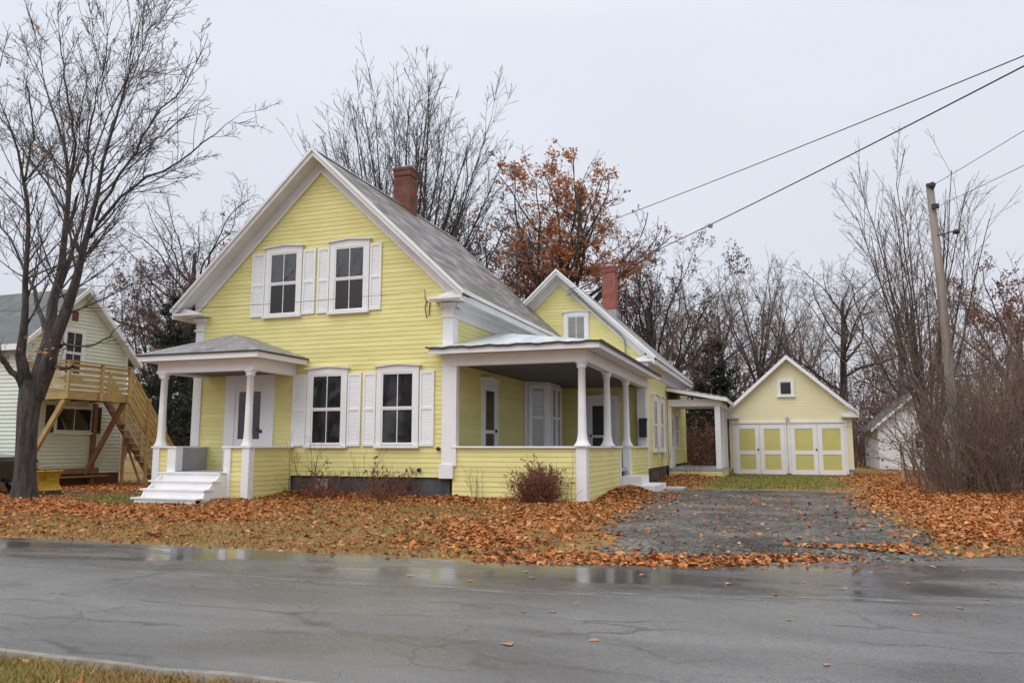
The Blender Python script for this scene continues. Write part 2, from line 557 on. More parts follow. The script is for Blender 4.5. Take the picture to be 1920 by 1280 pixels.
# --- street: wet patched asphalt
def road_material():
    m = bpy.data.materials.new("wet_asphalt")
    m.use_nodes = True
    n, l = m.node_tree.nodes, m.node_tree.links
    p = n["Principled BSDF"]
    g = n.new("ShaderNodeNewGeometry")
    def noise(s, dt=6, st=(1, 1, 1), ds=0.0, rg=0.55):
        mp = n.new("ShaderNodeMapping")
        mp.inputs["Scale"].default_value = st
        l.new(g.outputs["Position"], mp.inputs[0])
        t = n.new("ShaderNodeTexNoise")
        t.inputs["Scale"].default_value = s
        t.inputs["Detail"].default_value = dt
        t.inputs["Distortion"].default_value = ds
        t.inputs["Roughness"].default_value = rg
        l.new(mp.outputs[0], t.inputs["Vector"])
        return t.outputs[0]
    def mrange(s, a, b, c, d_, clamp=True):
        r = n.new("ShaderNodeMapRange")
        r.clamp = clamp
        for i, v in enumerate((a, b, c, d_)):
            r.inputs[i+1].default_value = v
        l.new(s, r.inputs[0])
        return r.outputs[0]
    def math_(op, a, b):
        t = n.new("ShaderNodeMath")
        t.operation = op
        for i, v in enumerate((a, b)):
            if isinstance(v, (int, float)):
                t.inputs[i].default_value = v
            else:
                l.new(v, t.inputs[i])
        return t.outputs[0]
    sp = n.new("ShaderNodeSeparateXYZ")
    l.new(g.outputs["Position"], sp.inputs[0])
    wob = noise(0.35, 3)
    yy = math_('ADD', sp.outputs[1], math_('MULTIPLY', math_('SUBTRACT', wob, 0.5), 1.6))
    # standing water in the gutter beyond the seam and in the wheel dips
    gut = math_('MULTIPLY', mrange(yy, 7.3, 8.9, 0, 1), mrange(sp.outputs[0], 0.5, 3.5, 1, 0.45))
    blot = mrange(noise(0.5, 5, (0.45, 1.5, 1), 0.6), 0.46, 0.62, 0, 1)
    dip = math_('MULTIPLY', mrange(yy, 5.2, 5.9, 0, 1), mrange(yy, 6.3, 7.2, 1, 0))
    wet = math_('MAXIMUM', math_('MULTIPLY', gut, mrange(noise(0.9, 6, (0.5, 1.6, 1), 0.8), 0.34, 0.56, 0.35, 1)), math_('MULTIPLY', dip, math_('MULTIPLY', blot, 0.75)))
    wet = math_('MAXIMUM', wet, math_('MULTIPLY', blot, 0.5))
    patch = noise(0.45, 6, (0.5, 1.3, 1), 0.4)
    r = n.new("ShaderNodeValToRGB")
    r.color_ramp.elements[0].position, r.color_ramp.elements[0].color = 0.3, (0.085, 0.083, 0.080, 1)
    r.color_ramp.elements[1].position, r.color_ramp.elements[1].color = 0.7, (0.172, 0.167, 0.162, 1)
    l.new(patch, r.inputs[0])
    grit = mrange(noise(70, 3, (1, 1, 1), 0, 0.8), 0.3, 0.7, 0.45, 1.6)
    # long cracks and a few crossing ones
    def cracks(scale, st, width, amt):
        mp = n.new("ShaderNodeMapping")
        mp.inputs["Scale"].default_value = st
        l.new(g.outputs["Position"], mp.inputs[0])
        nz = n.new("ShaderNodeTexNoise")
        nz.inputs["Scale"].default_value = 2.2
        nz.inputs["Detail"].default_value = 6
        l.new(g.outputs["Position"], nz.inputs["Vector"])
        v = n.new("ShaderNodeVectorMath")
        v.operation = 'MULTIPLY_ADD'
        l.new(nz.outputs["Color"], v.inputs[0])
        v.inputs[1].default_value = (0.5, 0.5, 0)
        l.new(mp.outputs[0], v.inputs[2])
        vo = n.new("ShaderNodeTexVoronoi")
        vo.feature = 'DISTANCE_TO_EDGE'
        vo.inputs["Scale"].default_value = scale
        l.new(v.outputs[0], vo.inputs["Vector"])
        return math_('MULTIPLY', mrange(vo.outputs[0], 0, width, 1, 0), mrange(noise(0.8, 3), 0.40, 0.58, 0, amt))
    ck = math_('MAXIMUM', cracks(0.55, (0.32, 1.25, 1), 0.016, 1.0), cracks(0.9, (0.6, 0.9, 1), 0.013, 0.8))
    shade = math_('MULTIPLY', math_('MULTIPLY', grit, mrange(wet, 0, 1, 1.05, 0.55)), mrange(ck, 0, 1, 1, 0.42))
    v = n.new("ShaderNodeVectorMath")
    v.operation = 'SCALE'
    l.new(r.outputs[0], v.inputs[0])
    l.new(shade, v.inputs["Scale"])
    l.new(v.outputs[0], p.inputs["Base Color"])
    rg = math_('MULTIPLY', mrange(wet, 0.0, 0.9, 0.46, 0.085), mrange(noise(9, 4), 0.3, 0.7, 0.8, 1.3))
    l.new(rg, p.inputs["Roughness"])
    p.inputs["Specular IOR Level"].default_value = 0.5
    b = n.new("ShaderNodeBump")
    b.inputs["Distance"].default_value = 0.006
    l.new(mrange(wet, 0.2, 0.9, 0.55, 0.03), b.inputs["Strength"])
    l.new(math_('SUBTRACT', noise(55, 3, (1, 1, 1), 0, 0.8), ck), b.inputs["Height"])
    l.new(b.outputs[0], p.inputs["Normal"])
    return m

rx = np.unique(np.concatenate([np.linspace(-400, -40, 12), np.linspace(-40, 14, 109), np.linspace(14, 400, 12)]))
V, F = [], []
for i, x in enumerate(rx):
    yn = 4.47 + 0.03*math.sin(x*1.7)
    yf = float(edge_y(x)) + 0.05*math.sin(x*2.1) + 0.03*math.sin(x*5.3+1)
    for k in range(9):
        V.append((x, yn+(yf-yn)*k/8, -0.12 - 0.012*(2*k/8-1)**2))
for i in range(len(rx)-1):
    for k in range(8):
        a = i*9+k
        F.append((a, a+9, a+10, a+1))
road = place("road", mesh_np("road", np.array(V), np.array(F), road_material(), True))
tag(road, "wet patched grey asphalt street with puddles and cracks", kind="structure")

def streak_mat(name, c, lo, hi, stretch, rough=0.7):
    m = mat(name, c, tuple(min(1, q*1.35) for q in c), rough, 12)
    n, l = m.node_tree.nodes, m.node_tree.links
    p = n["Principled BSDF"]
    g = n.new("ShaderNodeNewGeometry")
    mp = n.new("ShaderNodeMapping")
    mp.inputs["Scale"].default_value = stretch
    l.new(g.outputs["Position"], mp.inputs[0])
    t = n.new("ShaderNodeTexNoise")
    t.inputs["Scale"].default_value = 3
    t.inputs["Detail"].default_value = 8
    t.inputs["Roughness"].default_value = 0.75
    l.new(mp.outputs[0], t.inputs["Vector"])
    r = n.new("ShaderNodeMapRange")
    r.inputs[1].default_value = lo
    r.inputs[2].default_value = hi
    l.new(t.outputs[0], r.inputs[0])
    l.new(r.outputs[0], p.inputs["Alpha"])
    return m

def strip(name, pts, w, z, m, parent):
    b = MB()
    for i, (x, y) in enumerate(pts):
        ww = w*(0.75+0.5*random.random())
        b.V += [(x, y-ww/2, z), (x, y+ww/2, z)]
        if i:
            k = 2*i
            b.F.append((k-2, k, k+1, k-1))
    return b.build(name, m, parent)

seam = [(x, float(np.interp(x, [-60, -8, -2.5, 2.1, 6, 30], [7.7, 7.74, 7.97, 9.0, 10.2, 11.5])) + 0.03*math.sin(x*3)) for x in np.linspace(-14, 12, 90)]
strip("edge_line", seam, 0.17, -0.1165, streak_mat("worn_pale_line", (0.24, 0.235, 0.225), 0.43, 0.78, (0.8, 3, 1)), road)

# driveway
def gravel_material():
    m = mat('driveway_gravel', (0.042, 0.039, 0.034), (0.135, 0.124, 0.106), 0.9, 0.7, spec=0.2, detail=12, lo=0.34, hi=0.66, c3=(0.085, 0.079, 0.069))
    n, l = m.node_tree.nodes, m.node_tree.links
    p = n["Principled BSDF"]
    src = p.inputs["Base Color"].links[0].from_socket
    g = n.new("ShaderNodeNewGeometry")
    vo = n.new("ShaderNodeTexVoronoi")
    vo.inputs["Scale"].default_value = 22
    l.new(g.outputs["Position"], vo.inputs["Vector"])
    mr = n.new("ShaderNodeMapRange")
    mr.inputs[3].default_value, mr.inputs[4].default_value = 0.35, 1.9
    sp = n.new("ShaderNodeSeparateXYZ")
    l.new(vo.outputs["Color"], sp.inputs[0])
    l.new(sp.outputs[0], mr.inputs[0])
    v = n.new("ShaderNodeVectorMath")
    v.operation = 'SCALE'
    l.new(src, v.inputs[0])
    l.new(mr.outputs[0], v.inputs["Scale"])
    l.new(v.outputs[0], p.inputs["Base Color"])
    b = n.new("ShaderNodeBump")
    b.invert = True
    b.inputs["Strength"].default_value = 0.7
    b.inputs["Distance"].default_value = 0.015
    l.new(vo.outputs["Distance"], b.inputs["Height"])
    l.new(b.outputs[0], p.inputs["Normal"])
    return m
dm = gravel_material()
V, F = [], []
dys = np.linspace(10.9, 26.2, 40)
for y in dys:
    l_ = float(np.interp(y, [10.5, 12, 18, 23.5, 26.2], [-3.2, -2.9, -3.35, -3.6, -2.6])) + 0.9*math.exp(-(y-10.9)/1.4) + 0.16*math.sin(y*2.7) + 0.09*math.sin(y*7.1)
    r_ = float(np.interp(y, [10.5, 12.4, 16, 20, 25, 26.2], [1.2, 2.3, 2.1, 1.9, 1.8, 1.0])) + 0.18*math.sin(y*3.1+1) + 0.1*math.sin(y*8.3)
    for k in range(15):
        x = l_+(r_-l_)*k/14
        V.append((x, y, float(ground_z(x, y))+0.012))
for i in range(len(dys)-1):
    for k in range(14):
        a = i*15+k
        F.append((a, a+1, a+16, a+15))
tag(place("driveway", mesh_np("driveway", np.array(V), np.array(F), dm, True)), "dark gravel driveway strewn with leaves leading to the garage", kind="structure")
# neighbour's drive at the left
V, F = [], []
for i, t in enumerate(np.linspace(0, 1, 24)):
    x = -34 + 20.2*t
    for k in range(6):
        y = (16.9 + 0.25*math.sin(x) + (1.9+0.3*math.sin(1.7*x))*k/5)
        V.append((x, y, float(ground_z(x, y))+0.012))
for i in range(23):
    for k in range(5):
        a = i*6+k
        F.append((a, a+6, a+7, a+1))
tag(place("gravel_path", mesh_np("gravel_path", np.array(V), np.array(F), dm, True)), "dark gravel strip between the houses", kind="structure")
# kerb of the near verge
kb = MB()
kx = np.linspace(-40, 6, 93)
prof = [(0.0, -0.16), (0.0, -0.10), (-0.025, -0.088), (-0.10, -0.084), (-0.13, -0.16)]
for i, x in enumerate(kx):
    off = 4.50 + 0.03*math.sin(x*1.7) + 0.012*math.sin(x*7)
    kb.V += [(x, off+a, z+0.006*math.sin(x*5+a*9)) for a, z in prof]
    if i:
        k = (i-1)*5
        for j in range(4):
            kb.F.append((k+j, k+5+j, k+6+j, k+1+j))
tag(kb.build("kerb", mat('pale_kerb', (0.17, 0.155, 0.135), (0.29, 0.265, 0.225), 0.85, 3, bump=0.3, bscale=40)), "pale worn kerb along the near verge", kind="structure")

# ------------------------------------------------------------------ building helpers
EXPO = 0.128
_cl = {}
def clap_mesh(u0, u1, h=EXPO, th=0.019, m=None):
    key = (round(u0, 3), round(u1, 3), round(h, 3), m.name)
    if key not in _cl:
        b = MB()
        b.hexa([(u0, -th, 0), (u1, -th, 0), (u1, 0.002, 0), (u0, 0.002, 0),
                (u0, -0.006, h+0.012), (u1, -0.006, h+0.012), (u1, 0.002, h+0.012), (u0, 0.002, h+0.012)])
        _cl[key] = b.mesh("clapboard", m)
    return _cl[key]

def clapboards(wall, origin, rz, z0, z1, urange, m=None, h=EXPO):
    """one board object per course; urange(z) gives the spans along the wall"""
    z = z0
    while z < z1-0.01:
        for (a, b) in urange(z+h*0.5):
            if b-a > 0.05:
                o = bpy.data.objects.new("clapboard", clap_mesh(a, b, h, m=m or M['yellow']))
                col.objects.link(o)
                o.parent = wall
                o.location = (origin[0], origin[1], z)
                o.rotation_euler = (0, 0, rz)
        z += h

def siding_sheet(name, parent, loc, rz, rows, h, m, th=0.018):
    b = MB()
    for (u0, u1, z) in rows:
        b.hexa([(u0, -th, z), (u1, -th, z), (u1, 0.002, z), (u0, 0.002, z), (u0, -0.004, z+h), (u1, -0.004, z+h), (u1, 0.002, z+h), (u0, 0.002, z+h)])
    return b.build(name, m, parent, loc, rz, kind="stuff")

def window(parent, loc, rz, w, h, cas=0.15, hood=True, panes=(2, 2), g_top=None, g_bot=None, two=True, d=0.075, sill=True):
    """loc: centre of the sill line on the wall face; local y points into the wall"""
    g_top, g_bot = g_top or M['glass_up'], g_bot or M['glass']
    b = MB()
    W = w/2+cas
    b.box(-W, -w/2, -d, 0, -0.02, h)
    b.box(w/2, W, -d, 0, -0.02, h)
    if hood:
        t = cas*1.35
        b.extrude([(-W, -d, h), (W, -d, h), (W, -d, h+t*0.8), (0, -d, h+t*1.04), (-W, -d, h+t*0.8)], (0, d, 0))
    else:
        b.box(-W, W, -d, 0, h, h+cas)
    win = b.build("window", M['white'], parent, loc, rz)
    if hood:
        c = MB()
        e, z1 = W+0.07, h+t*0.8
        for s in (-1, 1):
            c.extrude([(0, -d-0.06, h+t*1.04), (s*e, -d-0.06, z1-0.008), (s*e, -d-0.06, z1+0.032), (0, -d-0.06, h+t*1.04+0.04)], (0, d+0.06, 0))
        c.build("hood", M['trim'], win)
    if sill:
        MB().box(-W-0.03, W+0.03, -d-0.05, 0, -0.10, -0.02).build("sill", M['white'], win)
    fr = 0.045
    yb, yf = -0.034, -0.058
    halves = [(0.0, h/2, yb, g_bot), (h/2, h, yf+0.012, g_top)] if two else [(0.0, h, yb, g_top)]
    for zi, (a, c_, y, gm) in enumerate(halves):
        s = MB()
        s.box(-w/2, -w/2+fr, y-0.018, -0.026, a, c_)
        s.box(w/2-fr, w/2, y-0.018, -0.026, a, c_)
        s.box(-w/2+fr, w/2-fr, y-0.018, -0.026, a, a+fr)
        s.box(-w/2+fr, w/2-fr, y-0.018, -0.026, c_-fr, c_)
        for i in range(1, panes[0]):
            x = -w/2+fr+(w-2*fr)*i/panes[0]
            s.box(x-0.011, x+0.011, y-0.014, -0.026, a+fr, c_-fr)
        s.build("sash", M['white'], win)
        for i in range(panes[0]):
            x0 = -w/2+fr+(w-2*fr)*i/panes[0]
            x1 = -w/2+fr+(w-2*fr)*(i+1)/panes[0]
            tl = random.uniform(-0.002, 0.002)
            MB().hexa([(x0, y+tl, a+fr*0.8), (x1, y-tl, a+fr*0.8), (x1, -0.025, a+fr*0.8), (x0, -0.025, a+fr*0.8),
                       (x0, y, c_-fr*0.8), (x1, y, c_-fr*0.8), (x1, -0.025, c_-fr*0.8), (x0, -0.025, c_-fr*0.8)]).build("pane", gm, win)
    return win

def shutter(parent, loc, w, h):
    b = MB()
    y0, y1 = -0.062, -0.026
    f = 0.055
    b.box(-w/2, -w/2+f, y0, y1, 0, h)
    b.box(w/2-f, w/2, y0, y1, 0, h)
    for (a, c_) in ((0, 0.09), (h*0.5-0.035, h*0.5+0.035), (h-0.07, h)):
        b.box(-w/2+f, w/2-f, y0, y1, a, c_)
    o = b.build("shutter", M['shutter'], parent, loc)
    MB().box(-w/2+f, w/2-f, y1-0.012, y1-0.001, 0.09, h-0.07).build("backing", M['shutter'], o)
    lv = MB()
    for (a, c_) in ((0.09, h*0.5-0.035), (h*0.5+0.035, h-0.07)):
        n = int((c_-a)/0.055)
        for i in range(n):
            z = a+(c_-a)*(i+0.5)/n
            lv.hexa([(-w/2+f, y0+0.013, z-0.028), (w/2-f, y0+0.013, z-0.028), (w/2-f, y0+0.019, z-0.030), (-w/2+f, y0+0.019, z-0.030),
                     (-w/2+f, y1-0.004, z+0.022), (w/2-f, y1-0.004, z+0.022), (w/2-f, y1+0.002, z+0.020), (-w/2+f, y1+0.002, z+0.020)])
    lv.build("louvers", M['shutter'], o, kind="stuff")
    return o

def set_uv_planar(o, ux, vx):
    me = o.data
    uv = me.uv_layers.new(name="uv")
    ux, vx = Vector(ux), Vector(vx)
    for lp in me.loops:
        c = me.vertices[lp.vertex_index].co
        uv.data[lp.index].uv = (c.dot(ux), c.dot(vx))

def slab(name, pts, th, m, parent, loc=(0, 0, 0), ux=None):
    """planar roof piece with thickness downwards; shingle courses run level"""
    b = MB()
    b.extrude(pts, (0, 0, -th))
    o = b.build(name, m, parent, loc)
    n = (Vector(pts[1])-Vector(pts[0])).cross(Vector(pts[2])-Vector(pts[0])).normalized()
    hor = n.cross(Vector((0, 0, 1))).normalized()
    set_uv_planar(o, hor, n.cross(hor))
    return o

def column(parent, x, y, z0, z1, r0, r1, m=None, flare=0.1):
    prof = [(r0+flare, z0), (r0+flare, z0+0.03), (r0+flare*0.62, z0+0.07), (r0+flare*0.3, z0+0.14), (r0+flare*0.08, z0+0.26), (r0, z0+0.36),
            (r0*0.5+r1*0.5, (z0+z1)*0.5), (r1, z1-0.16), (r1+0.035, z1-0.14), (r1+0.035, z1-0.11), (r1+0.01, z1-0.10), (r1+0.06, z1-0.03), (r1+0.07, z1)]
    return MB().lathe(x, y, prof, 20, sq=0.35).build("column", m or M['white'], parent, smooth=True)

# ------------------------------------------------------------------ the yellow house
XL, XR, YF, YB = -16.62, -8.2, 19.0, 28.9       # main block
XC, ZR, SL = -12.43, 9.96, 0.946                # ridge line of the main roof, its slope
EXR, EZR, ESL = -7.9, 8.2, 0.943                # ridge line of the ell
EXL, EXRW, EYF, EYB = -11.2, -4.6, 28.9, 41.6   # ell block
house = thing("yellow_house", "yellow clapboard farmhouse with white trim, steep front gable and two porches", "house", (-11.5, 23, 0))

wt = 0.58
eave_z = ZR - SL*(XC*-1 + -7.72)  # unused helper for readers: height of the roof plane above the right wall
def main_roof(x):
    return ZR - SL*abs(x-XC)
def ell_roof(x):
    return EZR - ESL*abs(x-EXR)

# foundation
fb = MB().box(XL+0.06, XR-0.06, YF+0.06, YB, -0.3, wt)
fo = fb.build("foundation", M['found'], house)
MB().box(-12.35, -11.95, YF+0.03, YF+0.06, 0.22, 0.5).build("foundation_panel", M['concrete'], fo, (0, 0, 0))
fo.location = Vector((0, 0, 0)) - house.location
MB().box(EXL, EXRW-0.06, EYF+0.06, EYB, -0.3, wt).build("foundation", M['found'], house)

# main wall core and its courses
wb = MB()
wb.extrude([(XL, YF+0.001, wt), (XR, YF+0.001, wt), (XR, YF+0.001, main_roof(XR)-0.2), (XC, YF+0.001, ZR-0.2), (XL, YF+0.001, main_roof(XL)-0.2)], (0, YB-YF-0.05, 0))
wall = wb.build("wall", M['yellow_core'], house)
def gable_span(z):
    half = min(XC-XL, max(0.0, (ZR-0.17-z)/SL))
    return [(max(XL, XC-half), min(XR, XC+half))]
clapboards(wall, (0, YF), 0, wt, 9.3, gable_span)
# right-hand wall of the main block (turned a quarter: local x runs back)
clapboards(wall, (XR, 0), R(90), wt, 5.1, lambda z: [(YF, 25.15)] if z < 3.9 else [(YF, YB)])
ew = MB()
ew.extrude([(EXL, EYF+0.001, wt), (EXRW, EYF+0.001, wt), (EXRW, EYF+0.001, ell_roof(EXRW)-0.2), (EXR, EYF+0.001, EZR-0.2), (EXL, EYF+0.001, ell_roof(EXL)-0.2)], (0, EYB-EYF, 0))
ewall = ew.build("wall", M['yellow_core'], house)
clapboards(ewall, (0, EYF), 0, wt, 7.7, lambda z: [(max(-9.9, EXR-(EZR-0.17-z)/ESL), min(EXRW, EXR+(EZR-0.17-z)/ESL))])
clapboards(ewall, (EXRW, 0), R(90), wt, 4.5, lambda z: [(EYF, EYB)])

# roofs
TH = 0.12
def gable_roof(xc, zr, sl, x0, x1, y0, y1, m):
    for (xe, s) in ((x0, -1), (x1, 1)):
        ze = zr - sl*abs(xe-xc)
        pts = [(xc, y0, zr), (xe, y0, ze), (xe, y1, ze), (xc, y1, zr)]
        if s < 0:
            pts = pts[::-1]
        slab("roof", pts, TH, m, house)
gable_roof(XC, ZR, SL, -17.16, -7.70, 18.5, YB, M['shingle'])
gable_roof(EXR, EZR, ESL, -11.6, -4.2, 28.4, EYB+0.3, M['asphalt_sh'])
# ridge caps
MB().extrude([(XC-0.16, 18.5, ZR-0.11), (XC, 18.5, ZR+0.035), (XC+0.16, 18.5, ZR-0.11), (XC, 18.5, ZR-0.02)], (0, YB-18.5, 0)).build("ridge_cap", M['flash'], house)

def rake_trim(xc, zr, sl, xe0, xe1, yfront, ywall, ft, frz, m):
    """fascia, crown, soffit and frieze of a front gable, each side its own board"""
    for xe in (xe0, xe1):
        s = 1 if xe > xc else -1
        def q(x, dz, y):
            return (x, y, zr - sl*abs(x-xc) + dz)
        # fascia board and crown
        MB().extrude([q(xc, 0.0, yfront-0.045), q(xe, 0.0, yfront-0.045), q(xe, -ft, yfront-0.045), q(xc, -ft, yfront-0.045)], (0, 0.044, 0)).build("fascia", M['trim'], house)
        MB().extrude([q(xc, 0.02, yfront-0.10), q(xe, 0.02, yfront-0.10), q(xe, -0.075, yfront-0.10), q(xc, -0.075, yfront-0.10)], (0, 0.053, 0)).build("crown_moulding", M['white'], house)
        # soffit
        MB().extrude([q(xc, -TH-0.003, yfront), q(xe, -TH-0.003, yfront), q(xe, -TH-0.035, yfront), q(xc, -TH-0.035, yfront)], (0, ywall-yfront-0.03, 0)).build("soffit", M['trim'], house)
        # frieze board on the wall
        xw = xe - s*0.42
        d0 = -TH-0.036
        MB().extrude([q(xc, d0, ywall-0.065), q(xw, d0, ywall-0.065), q(xw, d0-frz, ywall-0.065), q(xc, d0-frz, ywall-0.065)], (0, 0.066, 0)).build("frieze_board", M['trim'], house)
        MB().extrude([q(xc, d0-frz+0.05, ywall-0.09), q(xw, d0-frz+0.05, ywall-0.09), q(xw, d0-frz-0.02, ywall-0.09), q(xc, d0-frz-0.02, ywall-0.09)], (0, 0.025, 0)).build("frieze_moulding", M['white'], house)
rake_trim(XC, ZR, SL, -17.16, -7.70, 18.5, YF, 0.22, 0.40, M['white'])
rake_trim(EXR, EZR, ESL, -11.6, -4.2, 28.4, EYF, 0.20, 0.32, M['white'])

# eave cornice along the right side of the main block, with a short return across the front
def eave(xw, xe, ze, y0, y1, sgn, fr, ret):
    MB().box(min(xe, xe-sgn*0.05), max(xe, xe-sgn*0.05), y0-0.05, y1, ze-0.30, ze-0.04).build("fascia", M['trim'], house)
    MB().box(min(xe+sgn*0.05, xe), max(xe+sgn*0.05, xe), y0-0.10, y1, ze-0.10, ze-0.005).build("crown_moulding", M['white'], house)
    a, b_ = sorted((xw, xe-sgn*0.05))
    MB().box(a, b_, y0+0.55, y1, ze-0.24, ze-0.20).build("soffit", M['trim'], house)
    a, b_ = sorted((xw-sgn*0.002, xw+sgn*0.05))
    MB().box(a, b_, y0+0.50, y1, ze-0.24-fr, ze-0.242).build("frieze_board", M['trim'], house)
    a, b_ = sorted((xw+sgn*0.05, xw+sgn*0.12))
    MB().box(a, b_, y0+0.50, y1, ze-0.36, ze-0.243).build("bed_moulding", M['white'], house)
    a, b_ = sorted((xe-sgn*0.052, xe-sgn*(0.052+ret)))
    r_ = MB().box(a, b_, y0-0.05, y0+0.5, ze-0.21, ze-0.14)
    r_.extrude([(xe-sgn*0.06, y0+0.12, ze-0.138), (xe-sgn*(0.052+ret*0.9), y0+0.12, ze-0.138), (xe-sgn*(0.052+ret*0.25), y0+0.12, ze+0.05)], (0, 0.3, 0))
    r_.build("cornice_return", M['white'], house)
eave(XR, -7.70, main_roof(-7.70), 18.5, YB, 1, 0.42, 0.95)
eave(XL, -17.16, main_roof(-17.16), 18.5, YB, -1, 0.42, 0.95)
eave(EXRW, -4.2, ell_roof(-4.2), 28.4, EYB, 1, 0.36, 0.85)

# corner boards
def corner(x, y, sgn, z0, z1, w=0.26, plinth=True):
    b = MB()
    a, c_ = sorted((x+sgn*0.035, x-sgn*w))
    b.box(a, c_, y-0.06, y+0.002, z0, z1)
    a, c_ = sorted((x+sgn*0.037, x))
    b.box(a, c_, y+0.0025, y+w, z0, z1)
    o = b.build("corner_board", M['white'], house)
    if plinth:
        a, c_ = sorted((x+sgn*0.085, x-sgn*(w+0.05)))
        MB().box(a, c_, y-0.11, y+w+0.05, z0-0.02, z0+0.34).build("plinth", M['white'], house)
    a, c_ = sorted((x+sgn*0.08, x-sgn*(w+0.04)))
    MB().box(a, c_, y-0.10, y+w+0.04, z1-0.30, z1-0.24).build("corner_moulding", M['white'], house)
    a, c_ = sorted((x+sgn*0.10, x-sgn*(w+0.06)))
    MB().box(a, c_, y-0.12, y+w+0.06, z1-0.02, z1+0.10).build("corner_capital", M['white'], house)
corner(XR, YF, 1, wt, main_roof(-7.7)-0.34)
corner(XL, YF, -1, wt, main_roof(-17.16)-0.34)
corner(EXRW, EYF, 1, wt, ell_roof(-4.2)-0.34, 0.22, False)

# chimneys
def chimney(x0, x1, y0, y1, z0, z1, m, cap):
    b = MB().box(x0, x1, y0, y1, z0, z1-0.30)
    b.box(x0-0.03, x1+0.03, y0-0.03, y1+0.03, z1-0.30, z1-0.10)
    b.box(x0-0.055*cap, x1+0.055*cap, y0-0.055*cap, y1+0.055*cap, z1-0.10, z1)
    o = b.build("chimney", m, house)
    c = MB().box(x0+0.07, x1-0.07, y0+0.07, y1-0.07, z1, z1+0.04)
    c.lathe((x0+x1)/2, (y0+y1)/2, [(0.19, z1+0.04), (0.17, z1+0.12), (0.12, z1+0.13)], 10)
    c.build("cap", M['concrete'], o).location = (0, 0, 0)
    f = MB().extrude([(x0-0.09, y0-0.03, z0+0.0), (x1+0.09, y0-0.03, z0+0.0), (x1+0.05, y0-0.03, z0+0.55), (x0-0.05, y0-0.03, z0+0.55)], (0, 0.028, 0))
    return o

chimney(-12.70, -12.07, 24.0, 24.6, 9.3, 11.32, M['brick_old'], 1.0)
ch2 = chimney(-7.75, -7.1, 36.0, 36.6, 7.3, 10.0, M['brick_red'], 0.9)
MB().box(-7.78, -7.07, 35.97, 36.63, 7.2, 7.85).build("flashing", M['flash'], house)

# windows and shutters of the front gable
for (x0, x1) in ((-14.05, -13.16), (-11.85, -10.94)):
    window(house, ((x0+x1)/2, YF, 5.22), 0, x1-x0+0.06, 1.84, g_bot=M['screen'])
for (x0, x1) in ((-12.47, -11.54), (-10.25, -9.33)):
    window(house, ((x0+x1)/2, YF, 1.45), 0, x1-x0+0.06, 1.95, g_top=M['glass'])
for xc_, w_ in ((-14.49, 0.46), (-12.735, 0.42), (-12.255, 0.38), (-10.555, 0.36)):
    shutter(house, (xc_, YF, 5.18), w_, 1.92)
for xc_, w_ in ((-12.91, 0.46), (-11.13, 0.41), (-10.655, 0.39), (-8.91, 0.42)):
    shutter(house, (xc_, YF, 1.40), w_, 2.02)

# small marks on the front wall: faucet, vent hole
MB().tube([(-8.55, YF-0.03, 1.33), (-8.55, YF-0.10, 1.33)], 0.05, 8).build("wall_vent", M['black'], house)
MB().tube([(-9.1, YF-0.03, 0.78), (-9.1, YF-0.12, 0.76)], 0.05, 8).build("faucet", M['black'], house)
# service bracket and cable on the front wall
sb = MB()
sb.tube([(-8.95, YF-0.02, 5.32), (-8.95, YF-0.16, 5.36), (-8.95, YF-0.18, 5.62)], 0.014, 6)
sb.tube([(-8.86, YF-0.03, 5.30), (-8.86, YF-0.07, 5.1), (-8.88, YF-0.05, 4.92)], 0.013, 6)
sb.tube([(-8.97, YF-0.03, 5.32), (-8.99, YF-0.08, 5.15), (-8.95, YF-0.05, 4.86)], 0.013, 6)
sb.build("service_bracket", M['black'], house)
# ell gable: flood light and conduit
fl = MB().box(-7.42, -7.28, 28.66, 28.8, 7.35, 7.47)
fl.lathe(-7.46, 28.62, [(0.03, 7.34), (0.09, 7.24), (0.085, 7.20)], 10)
fl.lathe(-7.2, 28.62, [(0.03, 7.34), (0.09, 7.22), (0.085, 7.18)], 10)
fl.build("flood_light", M['flash'], house)
MB().tube([(-7.15, 28.8, 7.15), (-6.2, 28.8, 6.22), (-5.55, 28.8, 5.62), (-5.35, 28.8, 5.35), (-5.33, 28.8, 4.3)], 0.028, 7).build("conduit", M['flash'], house)
window(house, (-7.25, EYF, 5.42), 0, 0.72, 0.98, cas=0.14, hood=True, two=False, g_top=M['curtain'])

# windows in the right-hand wall of the ell (turned a quarter)
for yc in (30.75, 32.55):
    window(house, (EXRW, yc, 1.25), R(90), 0.95, 1.95, cas=0.16, hood=True, g_top=M['curtain'], g_bot=M['curtain'])
MB().box(EXRW-0.055, EXRW-0.02, 29.7, 33.9, 0.1, 0.46).build("basement_hatch", M['fence_wood'], house)

